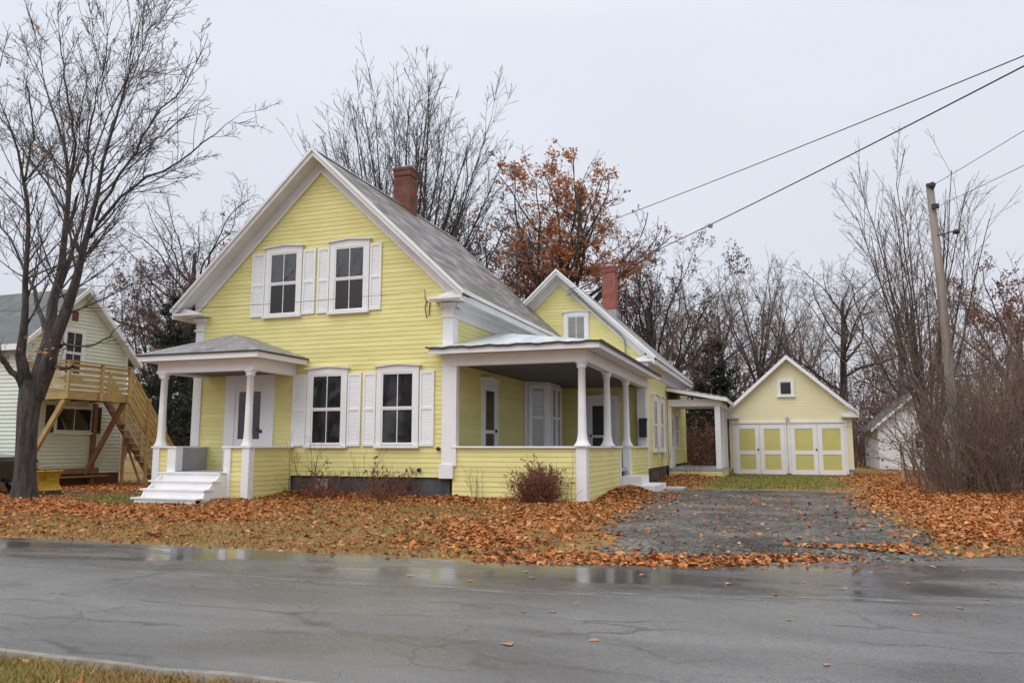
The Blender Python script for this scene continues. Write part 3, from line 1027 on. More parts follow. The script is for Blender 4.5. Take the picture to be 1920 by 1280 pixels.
# --- side doors under the right-hand porch
def door(parent, loc, rz, w, h, m, glass_rows=((0.48, 0.93),), gm=None, hood=True, knob=-1, cas=0.16):
    b = MB()
    W = w/2+cas
    d = 0.075
    b.box(-W, -w/2, -d, 0, 0, h)
    b.box(w/2, W, -d, 0, 0, h)
    t = cas*1.35
    b.extrude([(-W, -d, h), (W, -d, h), (W, -d, h+t*0.8), (0, -d, h+t*1.04), (-W, -d, h+t*0.8)], (0, d, 0))
    c = b.build("door_casing", M['white'], parent, loc, rz)
    e, z1 = W+0.07, h+t*0.8
    hb = MB()
    for s in (-1, 1):
        hb.extrude([(0, -d-0.06, h+t*1.04), (s*e, -d-0.06, z1-0.008), (s*e, -d-0.06, z1+0.032), (0, -d-0.06, h+t*1.04+0.04)], (0, d+0.06, 0))
    hb.build("hood", M['trim'], c)
    db = MB()
    st = 0.13
    db.box(-w/2+0.004, -w/2+st, -0.05, -0.026, 0.004, h-0.004)
    db.box(w/2-st, w/2-0.004, -0.05, -0.026, 0.004, h-0.004)
    zs = [0.004] + [q*h for r_ in glass_rows for q in r_] + [h-0.004]
    for i in range(0, len(zs), 2):
        db.box(-w/2+st, w/2-st, -0.05, -0.026, zs[i], zs[i+1])
    dr = db.build("door", m, parent, loc, rz)
    for (a, b2) in glass_rows:
        MB().box(-w/2+st-0.005, w/2-st+0.005, -0.036, -0.027, a*h-0.01, b2*h+0.01).build("pane", gm or M['glass'], dr)
    MB().lathe(knob*(w/2-0.07), -0.085, [(0.01, h*0.43), (0.035, h*0.44), (0.035, h*0.465), (0.01, h*0.475)], 8).build("knob", M['black'], dr)
    return dr
door(house, (XR, 21.8, 0.73), R(90), 1.0, 2.48, M['white'], ((0.13, 0.42), (0.46, 0.93)), knob=1)
door(house, (-6.3, EYF, 0.73), 0, 0.98, 2.35, M['white'], ((0.14, 0.42), (0.46, 0.93)), M['screen'])

# --- bay window on the right-hand wall
bz0, bz1 = 0.75, 3.86
bp = [(-8.18, 25.2), (-7.48, 25.9), (-7.48, 27.3), (-8.18, 28.0)]
bay = MB().extrude([(x, y, bz0) for x, y in bp], (0, 0, bz1-bz0)).build("bay_window", M['white'], house)
for (x, y, rz_, w_) in ((-7.83, 25.55, R(45), 0.52), (-7.48, 26.28, R(90), 0.40), (-7.48, 26.92, R(90), 0.40)):
    window(house, (x, y, 1.35), rz_, w_, 2.05, cas=0.10, hood=False, panes=(1, 1), g_top=M['curtain'], g_bot=M['curtain'])

# --- right-hand porch
PZ, RAIL = 0.73, 1.40
PXR = -4.6
MB().box(XR+0.03, PXR-0.02, YF+0.04, EYF, PZ-0.10, PZ).build("porch_floor", M['grey_floor'], house)
pw = MB()
pw.box(XR+0.04, PXR-0.002, YF+0.001, YF+0.12, -0.2, RAIL-0.05)
pw.box(PXR-0.12, PXR-0.001, YF+0.125, 23.45, -0.2, RAIL-0.05)
pw.box(PXR-0.12, PXR-0.001, 25.0, EYF, -0.2, RAIL-0.05)
hw = pw.build("porch_wall", M['yellow_core'], house)
hw.location = Vector((0, 0, 0)) - house.location
clapboards(hw, (0, YF), 0, -0.02, RAIL-0.05, lambda z: [(XR+0.04, PXR)])
clapboards(hw, (PXR, 0), R(90), -0.02, RAIL-0.05, lambda z: [(YF, 23.45), (25.0, EYF)])
MB().box(XR+0.04, PXR-0.13, YF+0.121, YF+0.135, PZ, RAIL-0.05).build("inner_panel", M['grey_floor'], house)
MB().box(PXR-0.20, PXR+0.06, YF-0.06, YF+0.002, -0.2, RAIL-0.045).build("porch_corner_board", M['white'], house)
MB().box(PXR+0.0, PXR+0.062, YF+0.0025, YF+0.20, -0.2, RAIL-0.045).build("porch_corner_board", M['white'], house)
MB().box(PXR-0.14, PXR+0.06, 23.38, 23.52, -0.2, RAIL-0.045).build("porch_corner_board", M['white'], house)
MB().box(PXR-0.16, PXR+0.06, 24.9, 25.14, 0.2, RAIL-0.045).build("porch_corner_board", M['white'], house)
for (a, b_, c_, d_) in ((XR+0.05, PXR+0.10, YF-0.09, YF+0.16), (PXR-0.16, PXR+0.101, YF+0.161, 23.56), (PXR-0.16, PXR+0.101, 24.86, EYF)):
    MB().box(a, b_, c_, d_, RAIL-0.045, RAIL).build("rail_cap", M['white'], house)
for yc in (YF+0.06, 22.1, 25.05):
    column(house, PXR-0.06, yc, RAIL+0.002, 3.52, 0.108, 0.088, flare=0.10)
MB().box(PXR-0.30, PXR+0.02, 28.55, EYF-0.07, RAIL+0.002, 3.52).build("pilaster", M['white'], house)
MB().box(XR-0.02, XR+0.16, YF-0.075, YF+0.12, wt+0.3, 3.52).build("pilaster", M['white'], house)
bm_ = MB().box(XR-0.02, PXR+0.10, YF-0.10, YF+0.16, 3.52, 3.83)
bm_.box(PXR-0.16, PXR+0.10, YF+0.16, EYF-0.003, 3.52, 3.83)
bm_.build("porch_beam", M['white'], house)
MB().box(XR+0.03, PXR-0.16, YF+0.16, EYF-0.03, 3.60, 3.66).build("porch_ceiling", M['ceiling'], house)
# soffit and fascia of the eaves
sf = MB().box(-8.62, -4.12, 18.52, YF-0.10, 3.835, 3.865)
sf.box(PXR+0.10, -4.12, YF-0.10, EYF-0.5, 3.836, 3.864)
sf.build("porch_soffit", M['trim'], house)
MB().box(-8.65, -4.06, 18.46, 18.52, 3.80, 3.955).build("porch_fascia", M['white'], house)
MB().box(-4.12, -4.062, 18.52, EYF-0.1, 3.80, 3.955).build("porch_fascia", M['white'], house)
za, zt = 3.97, 4.93
A_, B_, D_ = (-8.70, 18.42, za), (-4.02, 18.42, za), (XR, 22.60, zt)
slab("porch_roof", [A_, B_, D_, (XR, YF-0.02, za+0.133), (-8.70, YF-0.02, za+0.133)], 0.012, M['galv'], house)
slab("porch_roof", [B_, (-4.02, EYF-0.02, za), (XR, EYF-0.02, zt), D_], 0.012, M['galv'], house)
# ragged dark drip edge
de = MB()
px = np.linspace(-8.72, -4.0, 40)
for i in range(39):
    z0a, z0b = [3.945+0.012*math.sin(v*7)+0.008*math.sin(v*17) for v in (px[i], px[i+1])]
    de.hexa([(px[i], 18.40, z0a-0.012), (px[i+1], 18.40, z0b-0.012), (px[i+1], 18.44, z0b-0.012), (px[i], 18.44, z0a-0.012),
             (px[i], 18.40, z0a+0.035), (px[i+1], 18.40, z0b+0.035), (px[i+1], 18.44, z0b+0.035), (px[i], 18.44, z0a+0.035)])
de.build("drip_edge", M['dark_edge'], house)
MB().box(-4.04, -4.0, 18.44, EYF-0.1, 3.93, 3.995).build("drip_edge", M['dark_edge'], house)
# side steps
st_ = MB().box(-4.54, -3.95, 23.55, 24.95, -0.1, 0.50)
MB().box(-4.54, -3.55, 23.5, 25.9, -0.1, 0.22).build("side_step", M['white'], house)
st_.build("side_step", M['white'], house)
MB().box(-3.6, -2.95, 25.3, 26.6, -0.05, 0.07).build("step_slab", M['concrete'], house)

# --- left-hand entry porch
LX0, LX1, LY = -16.17, -13.13, 17.1
MB().box(LX0+0.02, LX1-0.02, LY+0.03, YF-0.03, PZ-0.10, PZ-0.01).build("porch_floor", M['grey_floor'], house)
lw = MB()
lw.box(LX0+0.001, -15.66, LY+0.001, LY+0.11, -0.25, RAIL-0.05)
lw.box(-13.72, LX1-0.001, LY+0.001, LY+0.11, -0.25, RAIL-0.05)
lw.box(LX1-0.11, LX1-0.002, LY+0.111, YF-0.03, -0.25, RAIL-0.05)
lw.box(LX0+0.002, LX0+0.11, LY+0.111, YF-0.03, -0.25, RAIL-0.05)
lwo = lw.build("porch_wall", M['yellow_core'], house)
lwo.location = Vector((0, 0, 0)) - house.location
clapboards(lwo, (0, LY), 0, -0.02, RAIL-0.05, lambda z: [(LX0, -15.66), (-13.72, LX1)])
clapboards(lwo, (LX1, 0), R(90), -0.02, RAIL-0.05, lambda z: [(LY, YF-0.03)])
MB().box(LX0+0.111, LX0+0.125, LY+0.12, YF-0.05, PZ, RAIL-0.05).build("inner_panel", M['grey_floor'], house)
MB().box(LX1-0.125, LX1-0.111, LY+0.12, YF-0.05, PZ, RAIL-0.05).build("inner_panel", M['grey_floor'], house)
for (a, b_) in ((LX0-0.05, LX0+0.16), (-15.72, -15.44), (-13.86, -13.66), (LX1-0.17, LX1+0.055)):
    MB().box(a, b_, LY-0.06, LY+0.002, -0.2, RAIL-0.046).build("porch_corner_board", M['white'], house)
MB().box(-15.66, -15.44, LY+0.0025, LY+0.20, PZ, RAIL-0.046).build("porch_corner_board", M['white'], house)
MB().box(LX1+0.001, LX1+0.057, LY+0.0025, LY+0.16, -0.2, RAIL-0.046).build("porch_corner_board", M['white'], house)
for (a, b_, c_, d_) in ((LX0-0.09, -15.42, LY-0.09, LY+0.16), (-13.92, LX1+0.10, LY-0.09, LY+0.16), (LX1-0.15, LX1+0.101, LY+0.161, YF-0.03), (LX0-0.09, LX0+0.15, LY+0.161, YF-0.03)):
    MB().box(a, b_, c_, d_, RAIL-0.045, RAIL).build("rail_cap", M['white'], house)
for xc_ in (LX0+0.10, LX1-0.09):
    column(house, xc_, LY+0.05, RAIL+0.002, 3.40, 0.092, 0.078, flare=0.06)
bm_ = MB().box(LX0-0.06, LX1+0.08, LY-0.06, LY+0.16, 3.40, 3.72)
bm_.box(LX1-0.14, LX1+0.08, LY+0.16, YF-0.03, 3.40, 3.72)
bm_.box(LX0-0.06, LX0+0.16, LY+0.16, YF-0.03, 3.40, 3.72)
bm_.build("porch_beam", M['white'], house)
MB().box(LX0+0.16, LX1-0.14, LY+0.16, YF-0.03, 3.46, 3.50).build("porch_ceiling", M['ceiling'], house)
ex0, ex1, ey = -16.62, -12.70, 16.70
MB().box(ex0+0.06, ex1-0.06, ey+0.06, YF-0.03, 3.722, 3.75).build("porch_soffit", M['trim'], house)
f_ = MB().box(ex0, ex1, ey, ey+0.06, 3.70, 3.85)
f_.box(ex1-0.06, ex1, ey+0.06, YF-0.03, 3.70, 3.85)
f_.box(ex0, ex0+0.06, ey+0.06, YF-0.03, 3.70, 3.85)
f_.build("porch_fascia", M['white'], house)
ap, apw = (-14.66, 18.22, 4.58), (-14.66, YF-0.03, 4.58)
q0, q1 = (ex0-0.04, ey-0.04, 3.89), (ex1+0.04, ey-0.04, 3.89)
q2, q3 = (ex1+0.04, YF-0.03, 3.89), (ex0-0.04, YF-0.03, 3.89)
slab("porch_roof", [q0, q1, ap], 0.035, M['asphalt_sh'], house)
slab("porch_roof", [q1, q2, apw, ap], 0.035, M['asphalt_sh'], house)
slab("porch_roof", [q3, q0, ap, apw], 0.035, M['asphalt_sh'], house)
d_ = MB().box(ex0-0.045, ex1+0.045, ey-0.05, ey-0.005, 3.845, 3.875)
d_.box(ex1+0.001, ex1+0.047, ey-0.005, YF-0.03, 3.845, 3.875)
d_.build("drip_edge", M['dark_edge'], house)
# four front steps, each tread and riser
for i in range(4):
    zt_ = PZ-0.01 - 0.205*i
    y1_ = LY+0.03 - 0.29*i
    wx = 0.0 if i == 0 else 0.02
    s_ = MB().box(-15.66-wx*2-0.10, -13.72+wx*2-0.04, y1_-0.34, y1_ if i else LY-0.06, zt_-0.04, zt_)
    s_.box(-15.62-0.08, -13.76-0.02, y1_-0.31, y1_-0.28, zt_-0.205 if i < 3 else -0.3, zt_-0.04)
    s_.build("front_step", M['white'], house)
MB().extrude([(-15.70, LY-0.065, -0.3), (-15.70, LY-0.065, 0.66), (-15.70, LY-0.28, 0.66), (-15.70, LY-0.58, 0.43), (-15.70, LY-0.86, 0.22), (-15.70, LY-1.12, -0.3)], (0.05, 0, 0)).build("step_side", M['white'], house)
MB().extrude([(-13.80, LY-0.065, -0.3), (-13.80, LY-0.065, 0.66), (-13.80, LY-0.28, 0.66), (-13.80, LY-0.58, 0.43), (-13.80, LY-0.86, 0.22), (-13.80, LY-1.12, -0.3)], (0.05, 0, 0)).build("step_side", M['white'], house)
# front door with sidelights
door(house, (-14.6, YF, PZ), 0, 1.02, 2.42, M['white'], ((0.36, 0.93),), M['glass'], knob=1, cas=0.34)
MB().box(-14.3, -14.27, YF-0.10, YF-0.076, 1.83, 1.93).build("door_bell", M['black'], house)
for x in (-15.30, -13.9):
    pass

# --- rear side porch along the ell
QY0, QY1, QX = 34.4, 39.2, -2.35
MB().box(EXRW+0.03, QX+0.02, QY0, QY1, 0.34, 0.46).build("porch_floor", M['grey_floor'], house)
rw = MB().box(EXRW+0.03, QX-0.005, QY0+0.03, QY0+0.12, -0.2, 0.40).build("porch_wall", M['yellow_core'], house)
rw.location = Vector((0, 0, 0)) - house.location
clapboards(rw, (0, QY0+0.03), 0, -0.02, 0.36, lambda z: [(EXRW+0.03, QX)])
MB().box(QX-0.06, QX, QY0+0.13, QY1, -0.2, 0.34).build("porch_wall", M['yellow'], house)
for yc in (34.55, 36.8, 39.05):
    MB().box(QX-0.22, QX+0.0, yc-0.11, yc+0.11, 0.46, 3.12).build("column", M['white'], house)
MB().box(EXRW+0.035, EXRW+0.19, QY0+0.04, QY0+0.2, 0.46, 3.2).build("pilaster", M['white'], house)
b_ = MB().box(EXRW+0.03, QX+0.04, QY0+0.02, QY0+0.2, 3.12, 3.42)
b_.box(QX-0.20, QX+0.04, QY0+0.2, QY1, 3.12, 3.38)
b_.build("porch_beam", M['white'], house)
MB().box(EXRW+0.03, QX-0.2, QY0+0.2, QY1, 3.22, 3.26).build("porch_ceiling", M['trim'], house)
z_a, z_b = 3.98, 3.48
slab("porch_roof", [(EXRW+0.03, QY0-0.35, z_a), (-2.02, QY0-0.35, z_b), (-2.02, QY1+0.3, z_b), (EXRW+0.03, QY1+0.3, z_a)], 0.06, M['asphalt_sh'], house)
MB().extrude([(EXRW+0.03, QY0-0.37, z_a-0.06), (-2.0, QY0-0.37, z_b-0.06), (-2.0, QY0-0.37, z_b-0.20), (EXRW+0.03, QY0-0.37, z_a-0.20)], (0, 0.05, 0)).build("porch_fascia", M['trim'], house)
MB().box(-2.05, -2.0, QY0-0.31, QY1+0.3, z_b-0.20, z_b-0.06).build("porch_fascia", M['trim'], house)
door(house, (EXRW, 35.7, 0.48), R(90), 0.9, 2.2, M['white'], ((0.42, 0.92),))
window(house, (EXRW, 37.4, 1.35), R(90), 0.8, 1.5, cas=0.12, hood=False)
# mailbox on the porch pilaster
mb = thing("mailbox", "small black wall mailbox on the white pilaster of the porch", "mailbox", (PXR-0.06, 28.5, 1.75))
MB().box(PXR-0.21, PXR+0.05, 28.38, 28.548, 1.72, 2.30).build("box", M['black'], mb)
MB().extrude([(PXR-0.23, 28.36, 2.28), (PXR-0.23, 28.545, 2.42), (PXR-0.23, 28.545, 2.30)], (0.30, 0, 0)).build("lid", M['black'], mb)

# ------------------------------------------------------------------ garage
GX0, GX1, GY, GYB, GZ = -2.28, 3.28, 40.0, 47.0, 0.08
GXC, GZR, GSL = 0.5, 5.78, 0.90
gar = thing("garage", "pale yellow gabled garage with two double doors and a small loft window", "garage", (GXC, GY, GZ))
def gr(x): return GZR - GSL*abs(x-GXC)
MB().box(GX0+0.04, GX1-0.04, GY+0.05, GYB, -0.2, 0.30).build("foundation", M['concrete'], gar)
MB().extrude([(GX0, GY, 0.30), (GX1, GY, 0.30), (GX1, GY, gr(GX1)-0.1), (GXC, GY, GZR-0.12), (GX0, GY, gr(GX0)-0.1)], (0, GYB-GY, 0)).build("wall", M['cream'], gar)
rows = []
z = 0.32
while z < 5.5:
    hw_ = min((GX1-GX0)/2, (GZR-0.14-z-0.1)/GSL)
    if hw_ > 0.1:
        rows.append((GXC-hw_, GXC+hw_, z))
    z += 0.15
siding_sheet("siding", gar, (0, GY, 0), 0, rows, 0.162, M['cream'], 0.015)
for xe in (GX0-0.33, GX1+0.33):
    s = 1 if xe > GXC else -1
    pts = [(GXC, GY-0.35, GZR), (xe, GY-0.35, gr(xe)), (xe, GYB+0.3, gr(xe)), (GXC, GYB+0.3, GZR)]
    b = MB().extrude(pts if s > 0 else pts[::-1], (0, 0, -0.08))
    b.build("roof", M['asphalt_sh'], gar)
    MB().extrude([(GXC, GY-0.40, GZR+0.01), (xe, GY-0.40, gr(xe)+0.01), (xe, GY-0.40, gr(xe)-0.19), (GXC, GY-0.40, GZR-0.19)], (0, 0.049, 0)).build("fascia", M['white'], gar)
    MB().extrude([(GXC, GY-0.35, GZR-0.085), (xe, GY-0.35, gr(xe)-0.085), (xe, GY-0.35, gr(xe)-0.11), (GXC, GY-0.35, GZR-0.11)], (0, 0.33, 0)).build("soffit", M['trim'], gar)
    MB().extrude([(GXC, GY-0.045, GZR-0.115), (xe-s*0.3, GY-0.045, gr(xe-s*0.3)-0.115), (xe-s*0.3, GY-0.045, gr(xe-s*0.3)-0.32), (GXC, GY-0.045, GZR-0.32)], (0, 0.04, 0)).build("frieze_board", M['cream'], gar)
    a, c_ = sorted((xe, xe-s*0.78))
    b = MB().box(a, c_, GY-0.38, GY-0.02, gr(xe)-0.24, gr(xe)-0.15)
    b.extrude([(xe, GY-0.30, gr(xe)-0.148), (xe-s*0.78, GY-0.30, gr(xe)-0.148), (xe-s*0.30, GY-0.30, gr(xe)+0.12)], (0, 0.27, 0))
    b.build("cornice_return", M['trim'], gar)
    a, c_ = sorted((xe-s*0.31, xe-s*0.55))
    MB().box(a, c_, GY-0.035, GY-0.018, 0.30, gr(xe)-0.24).build("corner_board", M['cream'], gar)
for (a, b_) in ((-2.06, 0.28), (0.52, 2.98)):
    fr_ = MB().box(a-0.10, a, GY-0.07, GY-0.02, 0.1, 2.50)
    fr_.box(b_, b_+0.08, GY-0.07, GY-0.02, 0.1, 2.50)
    fr_.box(a-0.14, b_+0.12, GY-0.09, GY-0.02, 2.50, 2.62)
    fr_.build("door_casing", M['white'], gar)
    mid = (a+b_)/2
    for (u, v, kx_) in ((a+0.01, mid-0.008, 1), (mid+0.008, b_-0.01, -1)):
        fs = 0.20
        db = MB()
        y0, y1 = GY-0.055, GY-0.02
        db.box(u, u+fs, y0, y1, 0.05, 2.46)
        db.box(v-fs, v, y0, y1, 0.05, 2.46)
        for (p_, q_) in ((0.05, 0.27), (1.0, 1.19), (2.24, 2.46)):
            db.box(u+fs, v-fs, y0, y1, p_, q_)
        dr = db.build("door", M['white'], gar)
        dr.location = Vector((0, 0, 0)) - gar.location
        for (p_, q_) in ((0.27, 1.0), (1.19, 2.24)):
            MB().box(u+fs, v-fs, y0+0.02, y1-0.001, p_, q_).build("panel", M['panel'], dr)
        if kx_ == 1:
            MB().box(v-0.10, v-0.03, y0-0.03, y0, 1.20, 1.28).build("handle", M['black'], dr)
window(gar, (0.42, GY, 3.86), 0, 0.56, 0.66, cas=0.11, hood=False, panes=(1, 1), two=False, g_top=M['screen'])
MB().lathe(0.42, GY-0.16, [(0.02, 2.84), (0.10, 2.72), (0.09, 2.68)], 10).build("lamp", M['flash'], gar)
MB().box(0.31, 0.49, GY-0.035, GY-0.02, 0.1, 0.5).build("post_base", M['concrete'], gar)

# ------------------------------------------------------------------ neighbour's mint house, its deck and stair
NX, NY0, NY1, NZ = -24.0, 19.2, 23.6, 0.0
NYC, NZR, NSL = 21.3, 7.15, 0.95
nb = thing("mint_house", "pale mint green gabled house with a dark roof behind the maple", "house", (NX-4, NYC, 0))
def nr(y): return NZR - NSL*abs(y-NYC)
MB().box(NX-9.9, NX-0.03, NY0+0.02, NY1-0.02, -0.2, 0.42).build("foundation", M['brick_found'], nb)
MB().extrude([(NX, NY0, 0.42), (NX, NY1, 0.42), (NX, NY1, nr(NY1)-0.1), (NX, NYC, NZR-0.12), (NX, NY0, nr(NY0)-0.1)], (-10, 0, 0)).build("wall", M['mint'], nb)
rows = []
z = 0.42
while z < 6.9:
    h0 = max(NY0, NYC-(NZR-0.2-z)/NSL)
    h1 = min(NY1, NYC+(NZR-0.2-z)/NSL)
    if h1-h0 > 0.1:
        rows.append((h0, h1, z))
    z += 0.135
siding_sheet("siding", nb, (NX, 0, 0), R(90), rows, 0.145, M['mint'], 0.034)
rows = [(NX-10, NX, 0.42+0.135*i) for i in range(32)]
siding_sheet("siding", nb, (0, NY0, 0), 0, rows, 0.145, M['mint'], 0.034)
for ye in (NY0-0.4, NY1+0.4):
    pts = [(NX+0.35, NYC, NZR), (NX+0.35, ye, nr(ye)), (NX-10.3, ye, nr(ye)), (NX-10.3, NYC, NZR)]
    slab("roof", pts if ye < NYC else pts[::-1], 0.10, M['green_roof'], nb)
    MB().extrude([(NX+0.355, NYC, NZR+0.01), (NX+0.355, ye, nr(ye)+0.01), (NX+0.355, ye, nr(ye)-0.17), (NX+0.355, NYC, NZR-0.17)], (0.04, 0, 0)).build("fascia", M['white'], nb)
    MB().extrude([(NX+0.02, NYC, NZR-0.105), (NX+0.02, ye, nr(ye)-0.105), (NX+0.02, ye, nr(ye)-0.13), (NX+0.02, NYC, NZR-0.13)], (0.33, 0, 0)).build("soffit", M['trim'], nb)
MB().box(NX-10.3, NX+0.3, NY0-0.44, NY0-0.40, nr(NY0-0.4)-0.2, nr(NY0-0.4)).build("fascia", M['white'], nb)
window(nb, (NX, 21.35, 1.92), R(90), 1.5, 0.85, cas=0.06, hood=False, panes=(2, 1), two=False, g_top=M['glass'])
for yc in (20.36, 22.36):
    MB().box(-0.17, 0.17, -0.04, -0.018, 0, 0.95).build("shutter", M['black'], nb, (NX, yc, 1.87), R(90))
dn = window(nb, (NX, 21.1, 3.95), R(90), 0.72, 1.55, cas=0.10, hood=False, panes=(2, 1), two=True, g_top=M['glass'])
MB().box(NX+0.02, NX+0.05, 20.95, 21.2, 5.9, 6.25).build("gable_vent", M['brick_found'], nb)
for yy in (NY0-0.02, NY1-0.14):
    MB().box(NX+0.018, NX+0.035, yy, yy+0.15, 0.42, 4.9).build("corner_board", M['white'], nb)
MB().box(NX-6, NX-5.4, NYC-0.3, NYC+0.3, 6.6, 8.4).build("chimney", M['brick_old'], nb)

DX, DY0, DY1, DZ = -22.2, 19.35, 22.0, 3.0
dk = thing("wooden_deck", "raised yellowish lumber deck with plank railing on diagonal posts", "deck", (-23.1, 20.5, 0))
L = M['lumber']
for i in range(14):
    y = DY0 + (DY1-DY0)*i/14
    MB().box(NX+0.05, DX, y+0.006, y+(DY1-DY0)/14-0.006, DZ+0.20, DZ+0.235).build("deck_plank", L, dk)
MB().box(DX-0.04, DX, DY0, DY1, DZ-0.05, DZ+0.195).build("rim_joist", L, dk)
MB().box(NX+0.03, DX-0.041, DY0, DY0+0.04, DZ-0.05, DZ+0.195).build("rim_joist", L, dk)
for y in (DY0+0.9, DY0+1.8, DY1-0.05):
    MB().box(NX+0.03, DX-0.041, y, y+0.04, DZ-0.02, DZ+0.195).build("joist", M['lumber_dark'], dk)
for i in range(5):
    z = DZ+0.30+0.185*i
    MB().box(DX+0.001, DX+0.03, DY0-0.03, DY1-0.0, z, z+0.10).build("rail_board", L, dk)
    MB().box(NX+0.03, DX-0.001, DY0-0.06, DY0-0.03, z, z+0.10).build("rail_board", L, dk)
for y in (DY0-0.02, (DY0+DY1)/2, DY1-0.1):
    MB().box(DX+0.031, DX+0.12, y, y+0.09, DZ-0.05, DZ+1.19).build("rail_post", L, dk)
MB().box(NX+0.05, NX+0.14, DY0-0.16, DY0-0.061, DZ-0.05, DZ+1.19).build("rail_post", L, dk)
MB().box(DX-0.02, DX+0.14, DY0-0.05, DY1, DZ+1.191, DZ+1.225).build("handrail", L, dk)
MB().box(NX+0.03, DX-0.021, DY0-0.16, DY0-0.02, DZ+1.191, DZ+1.225).build("handrail", L, dk)
MB().box(NX+0.03, NX+0.17, DY0+0.0, DY0+0.14, 0.0, DZ-0.05).build("post", M['lumber_dark'], dk)
MB().box(NX+0.03, NX+0.17, DY1+0.1, DY1+0.24, 0.0, DZ-0.05).build("post", M['lumber_dark'], dk)
MB().beam((NX+0.3, DY0-0.15, 0.42), (DX-0.1, DY0+0.1, DZ-0.05), 0.14, 0.14).build("brace", L, dk)
MB().beam((NX+0.3, DY1-0.25, 0.42), (DX-0.1, DY1-0.1, DZ-0.05), 0.14, 0.14).build("brace", M['lumber_dark'], dk)
MB().box(NX+0.18, NX+0.32, DY0-0.3, DY1+0.3, 0.42, 0.62).build("ledger", M['lumber_dark'], dk)
MB().box(NX+0.33, NX+0.62, DY0-0.35, DY1+0.5, 0.30, 0.36).build("ledger_shelf", M['lumber_dark'], dk)
MB().box(NX+0.40, NX+0.52, DY0+0.2, DY0+0.32, -0.05, 0.30).build("shelf_leg", M['lumber_dark'], dk)
MB().box(NX+0.40, NX+0.52, DY1-0.2, DY1-0.08, -0.05, 0.30).build("shelf_leg", M['lumber_dark'], dk)
sr = thing("outdoor_stair", "open lumber stair with plank railings running down from the deck", "stair", (-22.7, 23.3, 0))
n_st, y0s, y1s = 13, DY1+0.02, DY1+2.6
for i in range(n_st):
    t = (i+0.5)/n_st
    y, z = y0s+(y1s-y0s)*t, (DZ+0.2)*(1-(i+1)/(n_st+0.5))
    MB().box(-23.25, -22.25, y-0.14, y+0.14, z-0.04, z).build("tread", M['shutter'], sr)
for x in (-23.30, -22.20):
    MB().beam((x, y0s, DZ+0.1), (x, y1s, 0.0), 0.05, 0.26).build("stringer", M['lumber_dark'] if x < -23 else L, sr)
    for k in range(4):
        MB().beam((x+0.03, y0s, DZ+0.42+0.23*k), (x+0.03, y1s, 0.32+0.23*k), 0.03, 0.11).build("rail_board", L, sr)
    for t in (0.35, 0.68, 0.99):
        y = y0s+(y1s-y0s)*t
        z = (DZ+0.1)*(1-t)
        MB().box(x+0.046, x+0.13, y-0.045, y+0.045, -0.05 if t in (0.35, 0.99) else z-0.1, z+1.15).build("rail_post", L, sr)
MB().beam((-22.3, y0s+0.9, 0.0), (-23.2, y0s+0.9, 1.7), 0.06, 0.06).build("brace", M['lumber_dark'], sr)

# ------------------------------------------------------------------ white house behind the thicket
wh = thing("white_house", "small white gabled house with a grey-green roof behind the thicket", "house", (8.0, 54, 0))
WX0, WX1, WXC, WZR = 5.7, 10.3, 8.0, 4.7
def wr(x): return WZR-0.86*abs(x-WXC)
MB().extrude([(WX0, 52, 0), (WX1, 52, 0), (WX1, 52, wr(WX1)), (WXC, 52, WZR-0.05), (WX0, 52, wr(WX0))], (0, 8, 0)).build("wall", M['white_shed'], wh)
rows = []
z = 0.2
while z < 4.5:
    hw_ = min(2.3, (WZR-0.15-z-0.1)/0.86)
    if hw_ > 0.1: rows.append((WXC-hw_, WXC+hw_, z))
    z += 0.18
siding_sheet("siding", wh, (0, 52, 0), 0, rows, 0.195, M['white_shed'], 0.02)
for xe in (WX0-0.4, WX1+0.4):
    pts = [(WXC, 51.6, WZR+0.05), (xe, 51.6, wr(xe)+0.05), (xe, 60.3, wr(xe)+0.05), (WXC, 60.3, WZR+0.05)]
    MB().extrude(pts if xe > WXC else pts[::-1], (0, 0, -0.10)).build("roof", M['green_roof'], wh)
    MB().extrude([(WXC, 51.54, WZR+0.05), (xe, 51.54, wr(xe)+0.05), (xe, 51.54, wr(xe)-0.14), (WXC, 51.54, WZR-0.14)], (0, 0.05, 0)).build("fascia", M['white_shed'], wh)
window(wh, (7.93, 52, 1.25), 0, 0.5, 0.98, cas=0.09, hood=False, panes=(1, 1))

# ------------------------------------------------------------------ vegetation machinery
def norm(v):
    return v/np.maximum(np.linalg.norm(v, axis=-1, keepdims=True), 1e-9)

def resample(pts, n):
    p = np.array(pts, float)
    d = np.concatenate([[0], np.cumsum(np.linalg.norm(np.diff(p[:, :3], axis=0), axis=1))])
    s = np.linspace(0, d[-1], n)
    # smooth interpolation through the points
    out_ = np.stack([np.interp(s, d, p[:, i]) for i in range(4)], -1)
    k = out_.copy()
    k[1:-1] = 0.25*out_[:-2] + 0.5*out_[1:-1] + 0.25*out_[2:]
    return k

